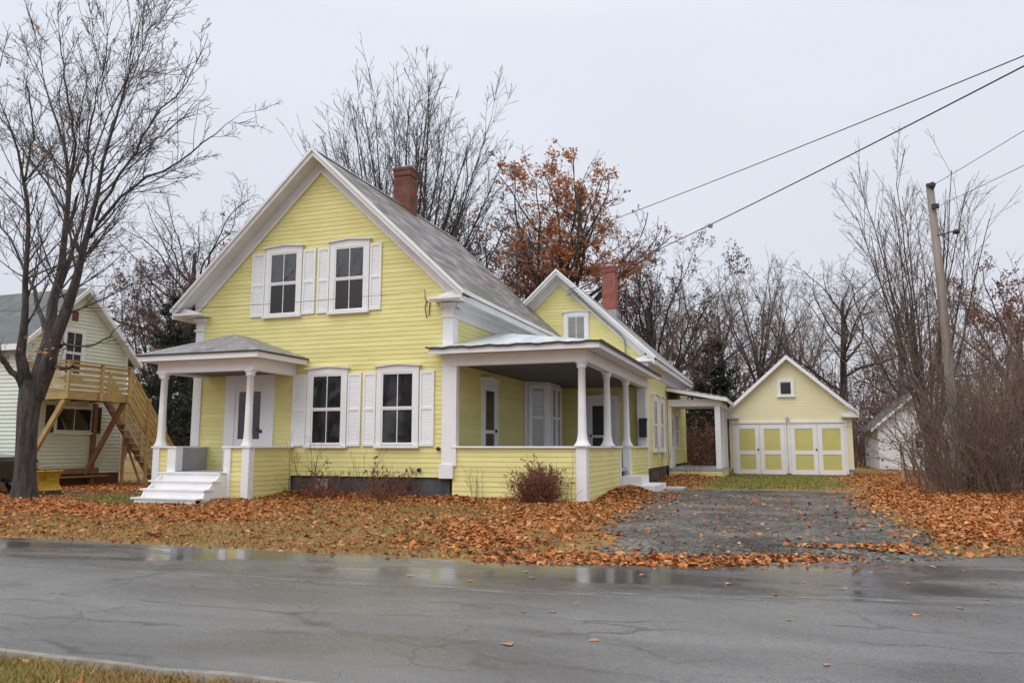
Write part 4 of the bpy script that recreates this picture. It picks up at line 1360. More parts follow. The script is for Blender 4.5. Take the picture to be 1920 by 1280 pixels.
def sprout(P, Rr, rg, dens, t0, ang, lenf, lmin, lmax, npts, gnarl, up, rr, rtip, asd=0.25, rcap=9.0, t1=1.0, out_bias=0.0, flat=1.0):
    """side branches on a batch of branches: P (B,n,3), Rr (B,n)"""
    B, n, _ = P.shape
    Ls = np.linalg.norm(np.diff(P, axis=1), axis=2).sum(1)
    cnt = rg.poisson(np.maximum(dens*Ls, 0.0))
    idx = np.repeat(np.arange(B), cnt)
    N = len(idx)
    if N == 0:
        return np.zeros((0, npts, 3)), np.zeros((0, npts))
    t = t0 + (t1-t0)*rg.random(N)
    s = t*(n-1)
    i = np.minimum(s.astype(int), n-2)
    f = (s-i)[:, None]
    pos = P[idx, i]*(1-f) + P[idx, i+1]*f
    par = norm(P[idx, i+1]-P[idx, i])
    rad = Rr[idx, i]*(1-f[:, 0]) + Rr[idx, i+1]*f[:, 0]
    rnd = rg.normal(size=(N, 3))
    rnd[:, 2] *= flat
    perp = norm(np.cross(par, np.cross(rnd, par)))
    a = np.clip(rg.normal(ang, asd, N), 0.1, 1.6)[:, None]
    dr = norm(np.cos(a)*par + np.sin(a)*perp)
    ln = np.clip(lenf*Ls[idx]*(1-0.55*t)*rg.uniform(0.6, 1.3, N), lmin, lmax)
    r0 = np.minimum(np.maximum(rad*rr, rtip*1.05), rcap)
    return walk(pos, dr, ln, r0, rtip, npts, gnarl, up, rg)

def walk(pos, dr, ln, r0, rtip, npts, gnarl, up, rg):
    N = len(pos)
    P = np.zeros((N, npts, 3))
    P[:, 0] = pos
    st = (ln/(npts-1))[:, None]
    bend = rg.normal(size=(N, 3))*gnarl*0.25
    for k in range(1, npts):
        dr = norm(dr + rg.normal(size=(N, 3))*gnarl + bend + np.array([0, 0, up]))
        P[:, k] = P[:, k-1] + dr*st
    w = np.linspace(0, 1, npts)[None, :]
    Rr = (r0[:, None]-rtip)*(1-w)**1.25 + rtip
    return P, Rr

def tubes(batches):
    Vs, Fs, off = [], [], 0
    for P, Rr, k in batches:
        B, n, _ = P.shape
        if B == 0:
            continue
        T = norm(np.gradient(P, axis=1))
        ref = np.where(np.abs(T[..., 2:3]) < 0.9, np.array([0, 0, 1.0]), np.array([1.0, 0, 0]))
        U = norm(np.cross(T, ref))
        W = np.cross(T, U)
        a = np.arange(k)*2*np.pi/k
        ring = U[:, :, None, :]*np.cos(a)[None, None, :, None] + W[:, :, None, :]*np.sin(a)[None, None, :, None]
        V = P[:, :, None, :] + ring*Rr[:, :, None, None]
        base = off + (np.arange(B)*n*k)[:, None, None] + (np.arange(n-1)*k)[None, :, None]
        j = np.arange(k)[None, None, :]
        j2 = (j+1) % k
        F = np.stack([base+j, base+j2, base+k+j2, base+k+j], -1).reshape(-1, 4)
        Vs.append(V.reshape(-1, 3))
        Fs.append(F)
        off += B*n*k
    return np.concatenate(Vs), np.concatenate(Fs)

def cards(pos, size, rg, asp=0.6, droop=0.0):
    """small four-cornered leaves with a fold along the middle"""
    N = len(pos)
    a = norm(rg.normal(size=(N, 3)) + np.array([0, 0, -droop]))
    b = norm(np.cross(a, rg.normal(size=(N, 3))))
    c = np.cross(a, b)
    s = (size*rg.uniform(0.6, 1.3, N))[:, None]
    tip, root = pos + a*s, pos
    l_ = pos + a*s*0.5 + b*s*asp*0.5 + c*s*0.12
    r_ = pos + a*s*0.5 - b*s*asp*0.5 + c*s*0.12
    V = np.stack([root, r_, tip, l_], 1).reshape(-1, 3)
    F = np.arange(N*4).reshape(-1, 4)
    return V, F

def along(P, n, rg, tmin=0.3):
    B, m, _ = P.shape
    i = rg.integers(0, B, n)
    s = (tmin+(1-tmin)*rg.random(n))*(m-1)
    k = np.minimum(s.astype(int), m-2)
    f = (s-k)[:, None]
    return P[i, k]*(1-f)+P[i, k+1]*f

def tree(name, label, loc, trunk_b, crown_b, m_trunk, m_crown, leaves=None, m_leaf=None, group=None, cat="tree"):
    t = thing(name, label, cat, loc, group)
    if trunk_b:
        V, F = tubes(trunk_b)
        place("trunk", mesh_np("trunk", V, F, m_trunk, True), t, loc)
    V, F = tubes(crown_b)
    place("crown", mesh_np("crown", V, F, m_crown), t, loc)
    if leaves is not None:
        place("foliage", mesh_np("foliage", *leaves, m_leaf), t, loc)
    return t

def put(src, loc, label, rz=0.0, sc=1.0, group=None):
    o = copy_tree(src)
    o.location = loc
    o.rotation_euler = (0, 0, rz)
    o.scale = (sc, sc, sc) if not isinstance(sc, tuple) else sc
    o["label"] = label
    if group: o["group"] = group
    return o

# --- the big maple in front of the mint house: limbs as (right, back, up, radius) from its foot
LIMBS = dict(
 trunk=[(-.02,0,-.25,.52),(-.02,0,-.02,.46),(-.04,0,.3,.415),(-.05,0,.63,.40),(-.09,0,1.49,.385),(-.11,0,2.35,.42),(-.04,0,3.15,.50)],
 A=[(-.12,0,2.5,.30),(-.3,-.2,3.5,.227),(-.16,-.5,4.48,.156),(.02,-.7,5.53,.128),(.06,-.9,7.17,.106),(.03,-1.2,8.41,.085),(-.03,-1.4,9.22,.071),(-.18,-1.6,9.79,.057),(-.41,-1.8,10.38,.043),(-.54,-2,11.03,.028)],
 A2=[(.03,-1.2,8.41,.071),(.01,-1,9.53,.057),(.02,-1.2,10.51,.043),(-.06,-1.4,11.63,.028)],
 B=[(-.02,0,2.6,.36),(.08,.3,4.15,.284),(.06,.6,5.57,.213),(.08,.8,7.34,.17),(-.08,1,9.18,.142),(-.52,1.2,10.51,.099),(-1.09,1.5,11.83,.071),(-1.81,1.8,13.12,.05),(-2.56,2,14.21,.028)],
 B2=[(-.08,1,9.1,.113),(.17,.7,10.22,.085),(0,.5,11.45,.071),(-.2,.3,12.85,.043),(-.23,0,14.01,.028)],
 B3=[(.09,.8,7.66,.113),(.62,.4,8.49,.085),(.99,0,9.78,.071),(1.26,-.4,11.11,.057),(1.8,-.8,12.5,.035),(1.95,-1,13.74,.021)],
 C=[(.05,0,2.7,.36),(.67,-.3,4.21,.284),(.95,-.5,5.35,.227),(1.4,-.7,6.19,.17),(1.71,-.8,7.05,.142),(1.83,-1,8.03,.113),(2.07,-1.1,9.04,.099),(2.34,-1.3,9.94,.078),(2.62,-1.5,10.67,.057),(2.97,-1.7,11.63,.043),(3.27,-1.9,12.88,.026)],
 D=[(1.69,-.8,6.97,.113),(1.85,-.6,7.64,.099),(2.23,-.4,8.26,.085),(2.82,-.1,8.88,.071),(3.56,.2,9.54,.057),(4.21,.5,10.21,.043),(4.66,.8,10.96,.028),(5.2,1,11.52,.018)],
 E=[(1.85,-.9,7.4,.099),(2.41,-1.2,8.26,.078),(3.02,-1.5,8.96,.064),(3.5,-1.8,9.53,.057),(4.18,-2,10.22,.043),(4.88,-2.3,11.02,.028),(5.33,-2.5,11.72,.018)],
 E2=[(3.02,-1.5,8.96,.057),(3.44,-1.2,9.45,.043),(4.03,-1,10.22,.031),(4.56,-.8,11.16,.018)],
 F=[(.12,.6,5.88,.128),(.15,1.4,7.83,.099),(-.06,2,9.71,.078),(-.08,2.5,11.48,.057),(.39,3,13.54,.04),(1.13,3.4,15.66,.021)],
 F2=[(2.2,-1.2,9.75,.057),(2.25,-.6,11.1,.043),(2.4,-.2,12.74,.031),(2.76,0,14.18,.02)],
 I=[(.12,.3,4.0,.128),(-.74,1,5.64,.099),(-1.88,1.6,7.23,.071),(-2.71,2,8.17,.057),(-3.79,2.4,9.85,.035)],
 I2=[(.02,.8,8.14,.085),(-1.04,1.4,9.33,.071),(-2.17,2,10.57,.057),(-3.19,2.4,11.62,.043),(-4.1,2.7,12.84,.028)],
 G=[(.44,0,4.03,.085),(1.13,-.5,4.1,.057),(1.87,-1,3.95,.043),(2.63,-1.4,4.07,.028),(3.41,-1.8,4.56,.017)],
 G2=[(.45,-.1,3.55,.10),(1.03,-.3,3.43,.085),(1.25,-.4,3.51,.06)],
 H=[(-.16,0,2.7,.17),(-.3,-.4,3.33,.128),(-.54,-.7,3.7,.099),(-.97,-1,4.4,.057)],
)
ca, sa = math.cos(R(18.9)), math.sin(R(18.9))
def limb_world(pts):
    return [(r*ca - d_*sa, r*sa + d_*ca, z, w*float(np.interp(z, [0, 0.4, 3, 5, 8, 14], [0.80, 0.66, 0.64, 0.60, 0.45, 0.36]))) for (r, d_, z, w) in pts]
maple_loc = (-19.2, 15.75, 0.02)
mrg = np.random.default_rng(5)
tr = resample(limb_world(LIMBS['trunk']), 14)[None]
main = np.stack([resample(limb_world(v), 14) for k, v in LIMBS.items() if k not in ('trunk', 'G2')])
stub = resample(limb_world(LIMBS['G2']), 6)[None]
jit = mrg.normal(size=main[..., :3].shape)*0.03
main[..., :3][:, 1:] += jit[:, 1:]
mP, mR = main[..., :3], main[..., 3]
mR[:, -3:] *= np.array([0.8, 0.55, 0.3])
l1 = sprout(mP, mR, mrg, 3.0, 0.22, 0.66, 0.36, 0.8, 3.2, 9, 0.06, 0.06, 0.42, 0.007, asd=0.2, rcap=0.03)
l2 = sprout(*l1, mrg, 3.9, 0.15, 0.62, 0.42, 0.3, 1.5, 7, 0.09, 0.05, 0.5, 0.0055)
l3 = sprout(*l2, mrg, 3.6, 0.2, 0.75, 0.45, 0.15, 0.8, 5, 0.12, 0.05, 0.6, 0.0045)
l4 = sprout(*l3, mrg, 2.6, 0.2, 0.8, 0.5, 0.08, 0.35, 3, 0.12, 0.05, 0.6, 0.004)
lf = cards(np.concatenate([along(l3[0], 60, mrg), np.array(limb_world([(.55,-.9,3.9,0)]*26))[:, :3] + mrg.normal(size=(26, 3))*0.22]), 0.13, mrg)
tree("maple_tree", "big bare maple forking low in front of the mint green house", maple_loc,
     [(tr[..., :3], tr[..., 3], 16), (mP[:, :], mR, 10), (stub[..., :3], stub[..., 3], 8)],
     [(*l1, 5), (*l2, 4), (*l3, 3), (*l4, 3)], M['bark'], M['twig'], lf, M['oak_leaf'])

# --- procedural trees
def vase(seed, h, fork, n1, spread, r0, gn=0.05, up=0.05, dens=(1.0, 1.6, 2.0), lean=0.0, tw=0.007, d0=None, l2max=2.6):
    """short trunk dividing into many rising limbs"""
    g = np.random.default_rng(seed)
    tp = resample([(0, 0, -0.3, r0*1.35), (0, 0, 0.2, r0*1.1), (lean*fork*0.5, 0, fork*0.5, r0), (lean*fork, 0, fork, r0*0.95)], 8)[None]
    a = np.arange(n1)*2.399 + g.uniform(0, 6)
    tilt = spread*np.sqrt((np.arange(n1)+0.5)/n1)
    dr = np.stack([np.sin(tilt)*np.cos(a), np.sin(tilt)*np.sin(a), np.cos(tilt)], -1)
    ln = (h-fork)*g.uniform(0.82, 1.02, n1)*(1-0.22*(tilt/spread)**2)/np.maximum(np.cos(tilt), 0.6)**0.5
    pos = np.repeat(tp[0, -1:, :3], n1, 0) - np.stack([np.zeros(n1), np.zeros(n1), g.uniform(0, fork*0.25, n1)], -1)
    P1 = walk(pos, dr, ln, np.full(n1, r0*0.34), 0.014, 14, gn, up, g)
    P2 = sprout(*P1, g, dens[0]*2, 0.18, 0.45, 0.34, 0.8, l2max*1.5, 9, gn*1.2, up, 0.48, 0.009, asd=0.18)
    P3 = sprout(*P2, g, dens[1]*1.7, 0.15, 0.5, 0.42, 0.4, l2max*0.7, 6, gn*1.4, up, 0.52, tw)
    P4 = sprout(*P3, g, dens[2]*1.5, 0.15, 0.6, 0.5, 0.2, 0.8, 4, gn*1.5, up*0.7, 0.6, tw*0.8)
    return [(tp[..., :3], tp[..., 3], 10), (*P1, 7)], [(*P2, 4), (*P3, 3), (*P4, 3)], (P1, P2, P3, P4), g

def gnarled(seed, h, fork, n1, spread, r0, dens=(1.0, 1.7, 2.2), gn=0.20, l2=4.0, tw=0.009):
    """oak: crooked spreading limbs"""
    g = np.random.default_rng(seed)
    tp = resample([(0, 0, -0.3, r0*1.4), (0, 0, 0.3, r0*1.1), (0.15, 0, fork*0.5, r0), (-0.1, 0.1, fork, r0*0.9), (0.2, 0, h*0.72, r0*0.3)], 14)[None]
    tP, tR = tp[..., :3], tp[..., 3]
    a = np.arange(n1)*2.399 + g.uniform(0, 6)
    tilt = g.uniform(0.35, spread, n1)
    dr = np.stack([np.sin(tilt)*np.cos(a), np.sin(tilt)*np.sin(a), np.cos(tilt)], -1)
    ts = g.uniform(0.42, 0.95, n1)*13
    pos = tP[0, ts.astype(int)]
    ln = (h-pos[:, 2])*g.uniform(0.75, 1.05, n1)
    P1 = walk(pos, dr, ln, tR[0, ts.astype(int)]*0.42, 0.02, 14, gn*0.8, 0.07, g)
    P2 = sprout(*P1, g, dens[0]*1.6, 0.15, 0.8, 0.42, 0.8, l2, 9, gn*1.1, 0.06, 0.48, 0.011)
    P3 = sprout(*P2, g, dens[1]*1.5, 0.12, 0.8, 0.45, 0.4, l2*0.45, 6, gn, 0.05, 0.5, tw)
    P4 = sprout(*P3, g, dens[2]*1.4, 0.12, 0.8, 0.5, 0.2, 0.9, 4, gn, 0.04, 0.6, tw*0.8)
    return [(tP, tR, 10), (*P1, 7)], [(*P2, 4), (*P3, 3), (*P4, 3)], (P1, P2, P3, P4), g

# tall fan-shaped tree behind the roof ridge
tb, cb, _, _ = vase(21, 20.6, 4.6, 42, 0.46, 0.40, gn=0.022, up=0.012, dens=(0.62, 1.2, 1.2), tw=0.009, l2max=2.2)
tree("ash_tree", "tall bare fan-shaped tree rising behind the front chimney", (-17.6, 34.4, 0), tb, cb, M['bark'], M['twig'])

# rust-leaved oak behind the ell
tb, cb, lv, g = gnarled(31, 17.4, 5.6, 22, 1.0, 0.45, dens=(0.9, 1.3, 1.2), gn=0.11, l2=3.6)
clump = lv[3][0][:, -1]
keep = (np.sin(clump[:, 0]*0.9+1.0)+np.sin(clump[:, 1]*0.8+clump[:, 2]*1.3)+np.sin(clump[:, 2]*1.1+2)) > 0.15
lp = along(lv[3][0][keep], 8500, g, 0.1) + g.normal(size=(8500, 3))*0.12
lp2 = along(lv[3][0], 3000, g, 0.1)
tree("oak_tree", "oak still holding rust-orange leaves behind the ell roof", (-11.5, 42, 0), tb, cb, M['bark'], M['twig'],
     cards(np.concatenate([lp, lp2]), 0.17, g), M['oak_leaf']).scale = (1.22, 1.22, 1.0)
tb, cb, lv, g = gnarled(32, 16.2, 5.0, 17, 1.1, 0.36, dens=(0.95, 1.4, 1.3), gn=0.13, l2=3.4)
brown_oak = tree("oak_tree", "dark oak with sparse brown leaves between the chimney and the rust-leaved oak", (-16.9, 44, 0), tb, cb, M['bark'], M['twig'],
     cards(along(lv[3][0], 7500, g, 0.1)+g.normal(size=(7500, 3))*0.1, 0.17, g), M['brown_leaf'])
put(brown_oak, (-7.3, 49, 0), "smaller oak with thin brown leaves beside the red brick chimney", 2.1, 0.84)
put(brown_oak, (-34.5, 39, 0), "brown-leaved oak in the gap between the mint house and the yellow house", 4.0, 0.86)
put(brown_oak, (-39.0, 42, 0), "brown-leaved oak rising over the deck of the mint house", 1.2, 0.80)

# crooked bare trees
tb, cb, _, _ = gnarled(41, 17, 4.5, 13, 1.0, 0.32, dens=(0.85, 1.5, 1.5), gn=0.20, l2=4.2)
crook_a = tree("bare_oak", "crooked bare oak over the left eave of the yellow house", (-43.0, 48, 0), tb, cb, M['bark'], M['twig_grey'])
crook_a.scale = (1.28, 1.28, 1.34)
tb, cb, _, _ = gnarled(42, 16.5, 4.0, 14, 1.2, 0.33, dens=(0.95, 1.5, 1.5), gn=0.22, l2=4.0)
crook_b = tree("bare_oak", "broad crooked bare oak standing right above the garage roof", (4.6, 60, 0), tb, cb, M['bark'], M['twig_brown'])
put(crook_b, (-8.9, 58, 0), "dark crooked bare oak right beside the red brick chimney", 2.5, 1.0)
put(crook_b, (-4.5, 70, 0), "crooked bare oak behind the dark evergreen", 4.2, 1.08)
put(crook_a, (9.2, 66, 0), "crooked bare oak behind the small white house", 1.4, 0.95)
tb, cb, _, _ = vase(51, 17.7, 6.0, 9, 0.42, 0.36, gn=0.05, up=0.03, dens=(0.9, 1.3, 1.3), tw=0.01)
vase_a = tree("bare_tree", "slender vase-shaped bare tree above the left slope of the garage", (-1.2, 62, 0), tb, cb, M['bark'], M['twig_grey'])
put(vase_a, (-6.6, 74, 0), "faint slender bare tree far behind the evergreen", 1.9, 1.05)
put(vase_a, (1.8, 78, 0), "slender bare tree far back between vase-shaped tree and the broad oak", 3.3, 0.98)
put(vase_a, (-47.5, 58, 0), "slender bare tree far behind the mint house roof", 0.7, 1.1)
# fan tree behind the pole
tb, cb, _, _ = vase(61, 13.4, 1.0, 15, 0.30, 0.22, gn=0.03, up=0.012, dens=(1.0, 1.4, 1.3), tw=0.006, l2max=1.9)
fan = tree("bare_tree", "many-stemmed bare tree fanning out behind the leaning pole", (5.9, 36, 0), tb, cb, M['bark'], M['twig_brown'])
# far right reddish tree
tb, cb, lv, g = gnarled(71, 10.6, 3.0, 12, 1.0, 0.3, dens=(1.2, 1.9, 2.0), gn=0.14, l2=2.6)
red = tree("red_leaf_tree", "reddish brown leafy tree standing behind the right end of the thicket", (11.6, 45, 0), tb, cb, M['bark'], M['twig_brown'],
     cards(along(lv[3][0], 6500, g, 0.1)+g.normal(size=(6500, 3))*0.1, 0.15, g), leaf_mat('reddish_leaves', [(0.14, 0.05, 0.035), (0.24, 0.09, 0.05), (0.18, 0.09, 0.06)]))

# evergreens
def evergreen(seed, h, rad, base, name, label, loc):
    g = np.random.default_rng(seed)
    tp = resample([(0, 0, -0.3, 0.22), (0, 0, h*0.5, 0.14), (0, 0, h, 0.02)], 10)[None]
    n = 150
    z = base + (h-base)*g.random(n)**1.1
    a = g.uniform(0, 2*np.pi, n)
    r_ = rad*(1-(z-base)/(h-base))**0.75*g.uniform(0.75, 1.1, n)+0.15
    dr = np.stack([np.cos(a), np.sin(a), g.uniform(-0.1, 0.45, n)], -1)
    P1 = walk(np.stack([np.zeros(n), np.zeros(n), z], -1), norm(dr), r_, np.full(n, 0.03), 0.008, 7, 0.10, 0.02, g)
    P2 = sprout(*P1, g, 3.2, 0.15, 0.8, 0.4, 0.2, 0.9, 4, 0.12, 0.02, 0.6, 0.006)
    pos = np.concatenate([along(P1[0], 5000, g, 0.2), along(P2[0], 8500, g, 0.05)])
    lv_ = cards(pos + g.normal(size=pos.shape)*0.04, 0.22, g, 0.28, 0.15)
    return tree(name, label, loc, [(tp[..., :3], tp[..., 3], 8)], [(*P1, 3), (*P2, 3)], M['bark'], M['twig'], lv_, M['needle'])
pine = evergreen(81, 9.6, 2.5, 0.8, "evergreen_tree", "dark conical evergreen beside the garage and the rear porch", (-4.5, 61, 0))
pine.scale = (1.55, 1.55, 1.0)
put(pine, (-31.5, 34.0, 0), "tall dark evergreen seen past the columns of the entry porch", 1.0, (1.1, 1.1, 1.0))
put(pine, (-28.4, 33.0, 0), "short dark evergreen close behind the yellow house's left corner", 2.6, 0.82)

# trees across the street: fan trees mirrored in upper panes, unseen evergreens added to darken lower ones
for (s_, x_, y_, r_, k_, lab_) in ((fan, -21, -5, 1.0, 1.15, "bare fan tree across the street mirrored in the upper windows"),
                             (fan, -26, -9, 2.4, 1.25, "bare fan tree farther across the street mirrored in the upper windows"),
                             (pine, -20, -9, 0.3, 0.9, "unseen evergreen added across the street to darken the lower windows"),
                             (pine, -24, -13, 1.3, 1.0, "unseen evergreen added behind the others to darken the lower windows"),
                             (pine, -28, -6, 2.3, 0.95, "unseen evergreen added to darken the window beside the entry porch")):
    put(s_, (x_, y_, -0.1), lab_, r_, k_)

# --- thickets: many-stemmed brown shrubs
def shrub(seed, n, h, spread, r0, dens=(1.6, 2.2), gn=0.09, foot=0.35, tw=0.005, up=0.05):
    g = np.random.default_rng(seed)
    a = g.uniform(0, 2*np.pi, n)
    rr = foot*np.sqrt(g.random(n))
    tilt = np.abs(g.normal(0, spread, n))
    pos = np.stack([rr*np.cos(a), rr*np.sin(a), np.full(n, -0.15)], -1)
    dr = np.stack([np.sin(tilt)*np.cos(a), np.sin(tilt)*np.sin(a), np.cos(tilt)], -1)
    P1 = walk(pos, dr, h*g.uniform(0.55, 1.1, n), r0*g.uniform(0.5, 1.2, n), tw, 12, gn, up, g)
    P2 = sprout(*P1, g, dens[0], 0.04, 0.7, 0.4, 0.3, h*0.35, 7, gn*1.3, up, 0.6, tw)
    P3 = sprout(*P2, g, dens[1], 0.15, 0.75, 0.45, 0.12, h*0.16, 4, gn*1.4, up*0.5, 0.6, tw*0.8)
    return [(*P1, 5), (*P2, 3), (*P3, 3)], (P1, P2, P3), g

def shrub_thing(name, label, loc, b, m, leaves=None, ml=None, group=None):
    t = thing(name, label, "shrub", loc, group)
    V, F = tubes(b)
    place("stems", mesh_np("stems", V, F, m), t, loc)
    if leaves is not None:
        place("foliage", mesh_np("foliage", *leaves, ml), t, loc)
    return t

b1, lv1, g1 = shrub(91, 20, 6.2, 0.25, 0.034, foot=1.0, dens=(1.6, 2.2), gn=0.12, tw=0.006)
sA = shrub_thing("thicket_shrub", "dense brown many-stemmed shrub at the right edge of the driveway", (5.1, 25.7, 0.1), b1, M['twig_brown'])
b2, lv2, g2 = shrub(92, 26, 4.2, 0.38, 0.024, foot=1.1, dens=(1.8, 2.4), gn=0.15, tw=0.006)
sB = shrub_thing("thicket_shrub", "lower bushy brown shrub right of the leaning stake", (5.2, 29.2, 0.1), b2, M['twig_brown'],
                 cards(along(lv2[2][0], 500, g2), 0.09, g2), M['brown_leaf'])
b3, lv3, g3 = shrub(93, 36, 2.9, 0.40, 0.022, foot=0.9, dens=(2.2, 2.6), gn=0.13, tw=0.006)
sC = shrub_thing("leafy_shrub", "russet leafy shrub seen through the rear porch", (-5.0, 46.0, 0.0), b3, M['twig_brown'],
                 cards(along(lv3[2][0], 3800, g3), 0.11, g3), leaf_mat('russet_leaves', [(0.10, 0.05, 0.03), (0.22, 0.10, 0.05), (0.15, 0.07, 0.04), (0.28, 0.15, 0.08)]))
spots = [(sC, -4.0, 49.5, 1.3, 1.15, "taller russet leafy shrub behind the one at the rear porch"),
         (sC, -6.2, 50.0, 2.6, 1.2, "russet leafy shrub against the back of the ell"),
         (sA, 6.3, 25.0, 0.4, 0.92, "brown shrub with dark stems reaching the right edge of the lawn"),
         (sB, 5.9, 27.2, 1.1, 1.05, "rounded brown shrub behind the tallest thicket stems"),
         (sA, 7.6, 28.2, 2.2, 0.95, "tall brown shrub deep in the thicket before the white camper"),
         (sB, 8.6, 26.6, 3.0, 1.0, "tangled brown shrub on the outer end of the thicket"),
         (sA, 6.9, 31.6, 3.9, 0.88, "upright brown shrub right in front of the fan tree"),
         (sB, 7.4, 34.2, 4.4, 1.1, "wide brown shrub at the foot of the many-stemmed fan tree"),
         (sA, 8.8, 37.0, 5.0, 1.15, "tall brown shrub right behind the fan tree"),
         (sB, 10.0, 35.0, 5.6, 1.2, "wide brown shrub between the fan tree and the reddish tree"),
         (sB, 3.6, 56.0, 0.9, 1.35, "brown shrub between the garage and the small white house"),
         (sA, 3.2, 59.0, 1.7, 1.45, "tall brown shrub behind the right wall of the garage"),
         (sB, 5.0, 62.5, 2.9, 1.6, "brown shrub behind the back corner of the small white house"),
         (sA, 4.75, 25.2, 4.9, 0.72, "slender brown shrub hiding the foot of the leaning pole"),
         (sB, 4.3, 25.0, 0.2, 0.42, "low twiggy brush at the foot of the leaning pole"),
         (sB, 5.7, 24.3, 1.9, 0.45, "low twiggy brush on the lawn edge of the thicket"),
         (sB, 7.0, 23.9, 3.6, 0.5, "low twiggy brush at the outer lawn edge of the thicket"),
         (sB, 5.0, 27.4, 5.2, 0.6, "knee-high brown brush between the pole and the white house"),
         (sA, 10.8, 40.0, 3.1, 1.2, "tall brown shrub at the foot of the reddish tree")]
for (s, x, y, rz, sc_, lab) in spots:
    put(s, (x, y, float(ground_z(x, y))), lab, rz, sc_)

# far wood closing the view behind the garage and behind the mint house
wg = np.random.default_rng(101)
def far_wood(name, label, x0, x1, y0, y1, n, hmin, hmax, m, seed):
    g = np.random.default_rng(seed)
    pos = np.stack([g.uniform(x0, x1, n), g.uniform(y0, y1, n), np.full(n, -0.2)], -1)
    tilt = np.abs(g.normal(0, 0.12, n))
    a = g.uniform(0, 6.28, n)
    dr = np.stack([np.sin(tilt)*np.cos(a), np.sin(tilt)*np.sin(a), np.cos(tilt)], -1)
    P1 = walk(pos, dr, g.uniform(hmin, hmax, n), g.uniform(0.05, 0.13, n), 0.02, 10, 0.07, 0.04, g)
    P2 = sprout(*P1, g, 1.1, 0.05, 0.7, 0.35, 0.8, 4.0, 6, 0.13, 0.04, 0.5, 0.014)
    P3 = sprout(*P2, g, 1.5, 0.1, 0.8, 0.45, 0.4, 1.6, 4, 0.14, 0.04, 0.6, 0.012)
    V, F = tubes([(*P1, 4), (*P2, 3), (*P3, 3)])
    o = place(name, mesh_np(name, V, F, m))
    tag(o, label, "woods", kind="stuff")
    return P3, g
P3, g = far_wood("far_woods", "far-off brown wood of bare young trees behind the garage", -26, 34, 66, 96, 400, 6, 12, M['twig_brown'], 111)
P3b, g_ = far_wood("far_woods", "far-off brown wood of bare young trees behind the mint house", -95, -36, 52, 80, 190, 7, 12, M['twig_brown'], 112)
pos = np.concatenate([along(P3[0], 26000, g, 0.1), along(P3b[0], 12000, g, 0.1)])
pos = pos[pos[:, 2] < 9]
tag(place("understory_leaves", mesh_np("understory_leaves", *cards(pos + g.normal(size=pos.shape)*0.25, 0.30, g), M['brown_leaf'])),
    "dull brown leaves hanging in the far-off woods", "leaves", kind="stuff")

# --- dry bushes against the house
b, lv, g = shrub(121, 190, 0.95, 0.34, 0.009, foot=0.36, dens=(4.0, 5.0), gn=0.10, tw=0.0045)
shrub_thing("dry_bush", "rusty brown dry bush in front of the right porch wall", (-5.65, 18.45, float(ground_z(-5.65, 18.45))), b, M['twig_red'],
            cards(along(lv[2][0], 2500, g), 0.055, g), leaf_mat('rusty_bush_leaves', [(0.16, 0.055, 0.03), (0.26, 0.10, 0.05), (0.2, 0.075, 0.04)]))
b, lv, g = shrub(122, 60, 0.95, 0.55, 0.010, foot=0.5, dens=(3.0, 4.0), gn=0.12, tw=0.004)
dbush = shrub_thing("dry_bush", "spreading reddish dry bush under the window nearest the right porch", (-9.85, 18.35, float(ground_z(-9.85, 18.35))), b, M['twig_red'],
            cards(along(lv[2][0], 900, g), 0.06, g), M['brown_leaf'])
put(dbush, (-11.5, 18.3, float(ground_z(-11.5, 18.3))), "low reddish dry bush under the window nearest the entry porch", 2.0, 0.85)
b, lv, g = shrub(123, 9, 1.7, 0.28, 0.011, foot=0.45, dens=(1.6, 1.6), gn=0.08, tw=0.004)
thin = shrub_thing("bare_bush", "thin bare stems rising before the shutters beside the entry porch", (-12.35, 18.4, float(ground_z(-12.35, 18.4))), b, M['twig'])
put(thin, (-10.6, 18.5, float(ground_z(-10.6, 18.5))), "thin bare stems between the two lower front windows", 1.0, 0.75)
put(thin, (-5.2, 18.7, float(ground_z(-5.2, 18.7))), "thin bare stems against the right porch corner", 2.2, 0.78)
put(thin, (-7.3, 18.7, float(ground_z(-7.3, 18.7))), "small bare stems at the left end of the right porch wall", 3.4, 0.5)
put(thin, (-4.15, 30.2, float(ground_z(-4.15, 30.2))), "dark bare climber beside the ell windows past the mailbox", 3.9, (0.4, 0.6, 1.25))
put(thin, (-3.5, 33.6, float(ground_z(-3.5, 33.6))), "sparse bare stems in front of the rear porch", 5.0, 0.6)

# ------------------------------------------------------------------ poles, wires, stake, fence
pl = thing("utility_pole", "weathered leaning wooden utility pole rising out of the thicket", "utility pole", (5.0, 26.6, 0))
MB().tube([(5.02, 26.6, -0.4), (5.02, 26.6, 3), (4.98, 26.6, 6.2), (4.86, 26.6, 9.62)], [0.14, 0.138, 0.128, 0.11], 14).build("shaft", M['pole'], pl, smooth=True)
ins = MB().lathe(4.92, 26.5, [(0.03, 9.4), (0.07, 9.45), (0.07, 9.6), (0.03, 9.64)], 8)
ins.box(4.74, 5.0, 26.42, 26.48, 9.48, 9.58)
ins.build("insulator", M['black'], pl)
MB().box(4.84, 5.04, 26.38, 26.46, 8.75, 8.9).build("insulator", M['black'], pl)
MB().beam((4.9, 26.5, 7.9), (5.45, 26.5, 8.0), 0.03, 0.03).build("bracket", M['black'], pl)
MB().lathe(5.48, 26.5, [(0.03, 8.06), (0.11, 8.0), (0.10, 7.93), (0.03, 7.9)], 8).build("lamp", M['black'], pl)
pl2 = thing("utility_pole", "straight wooden utility pole beside the street carrying the house wires", "utility pole", (11.2, 3.45, 0))
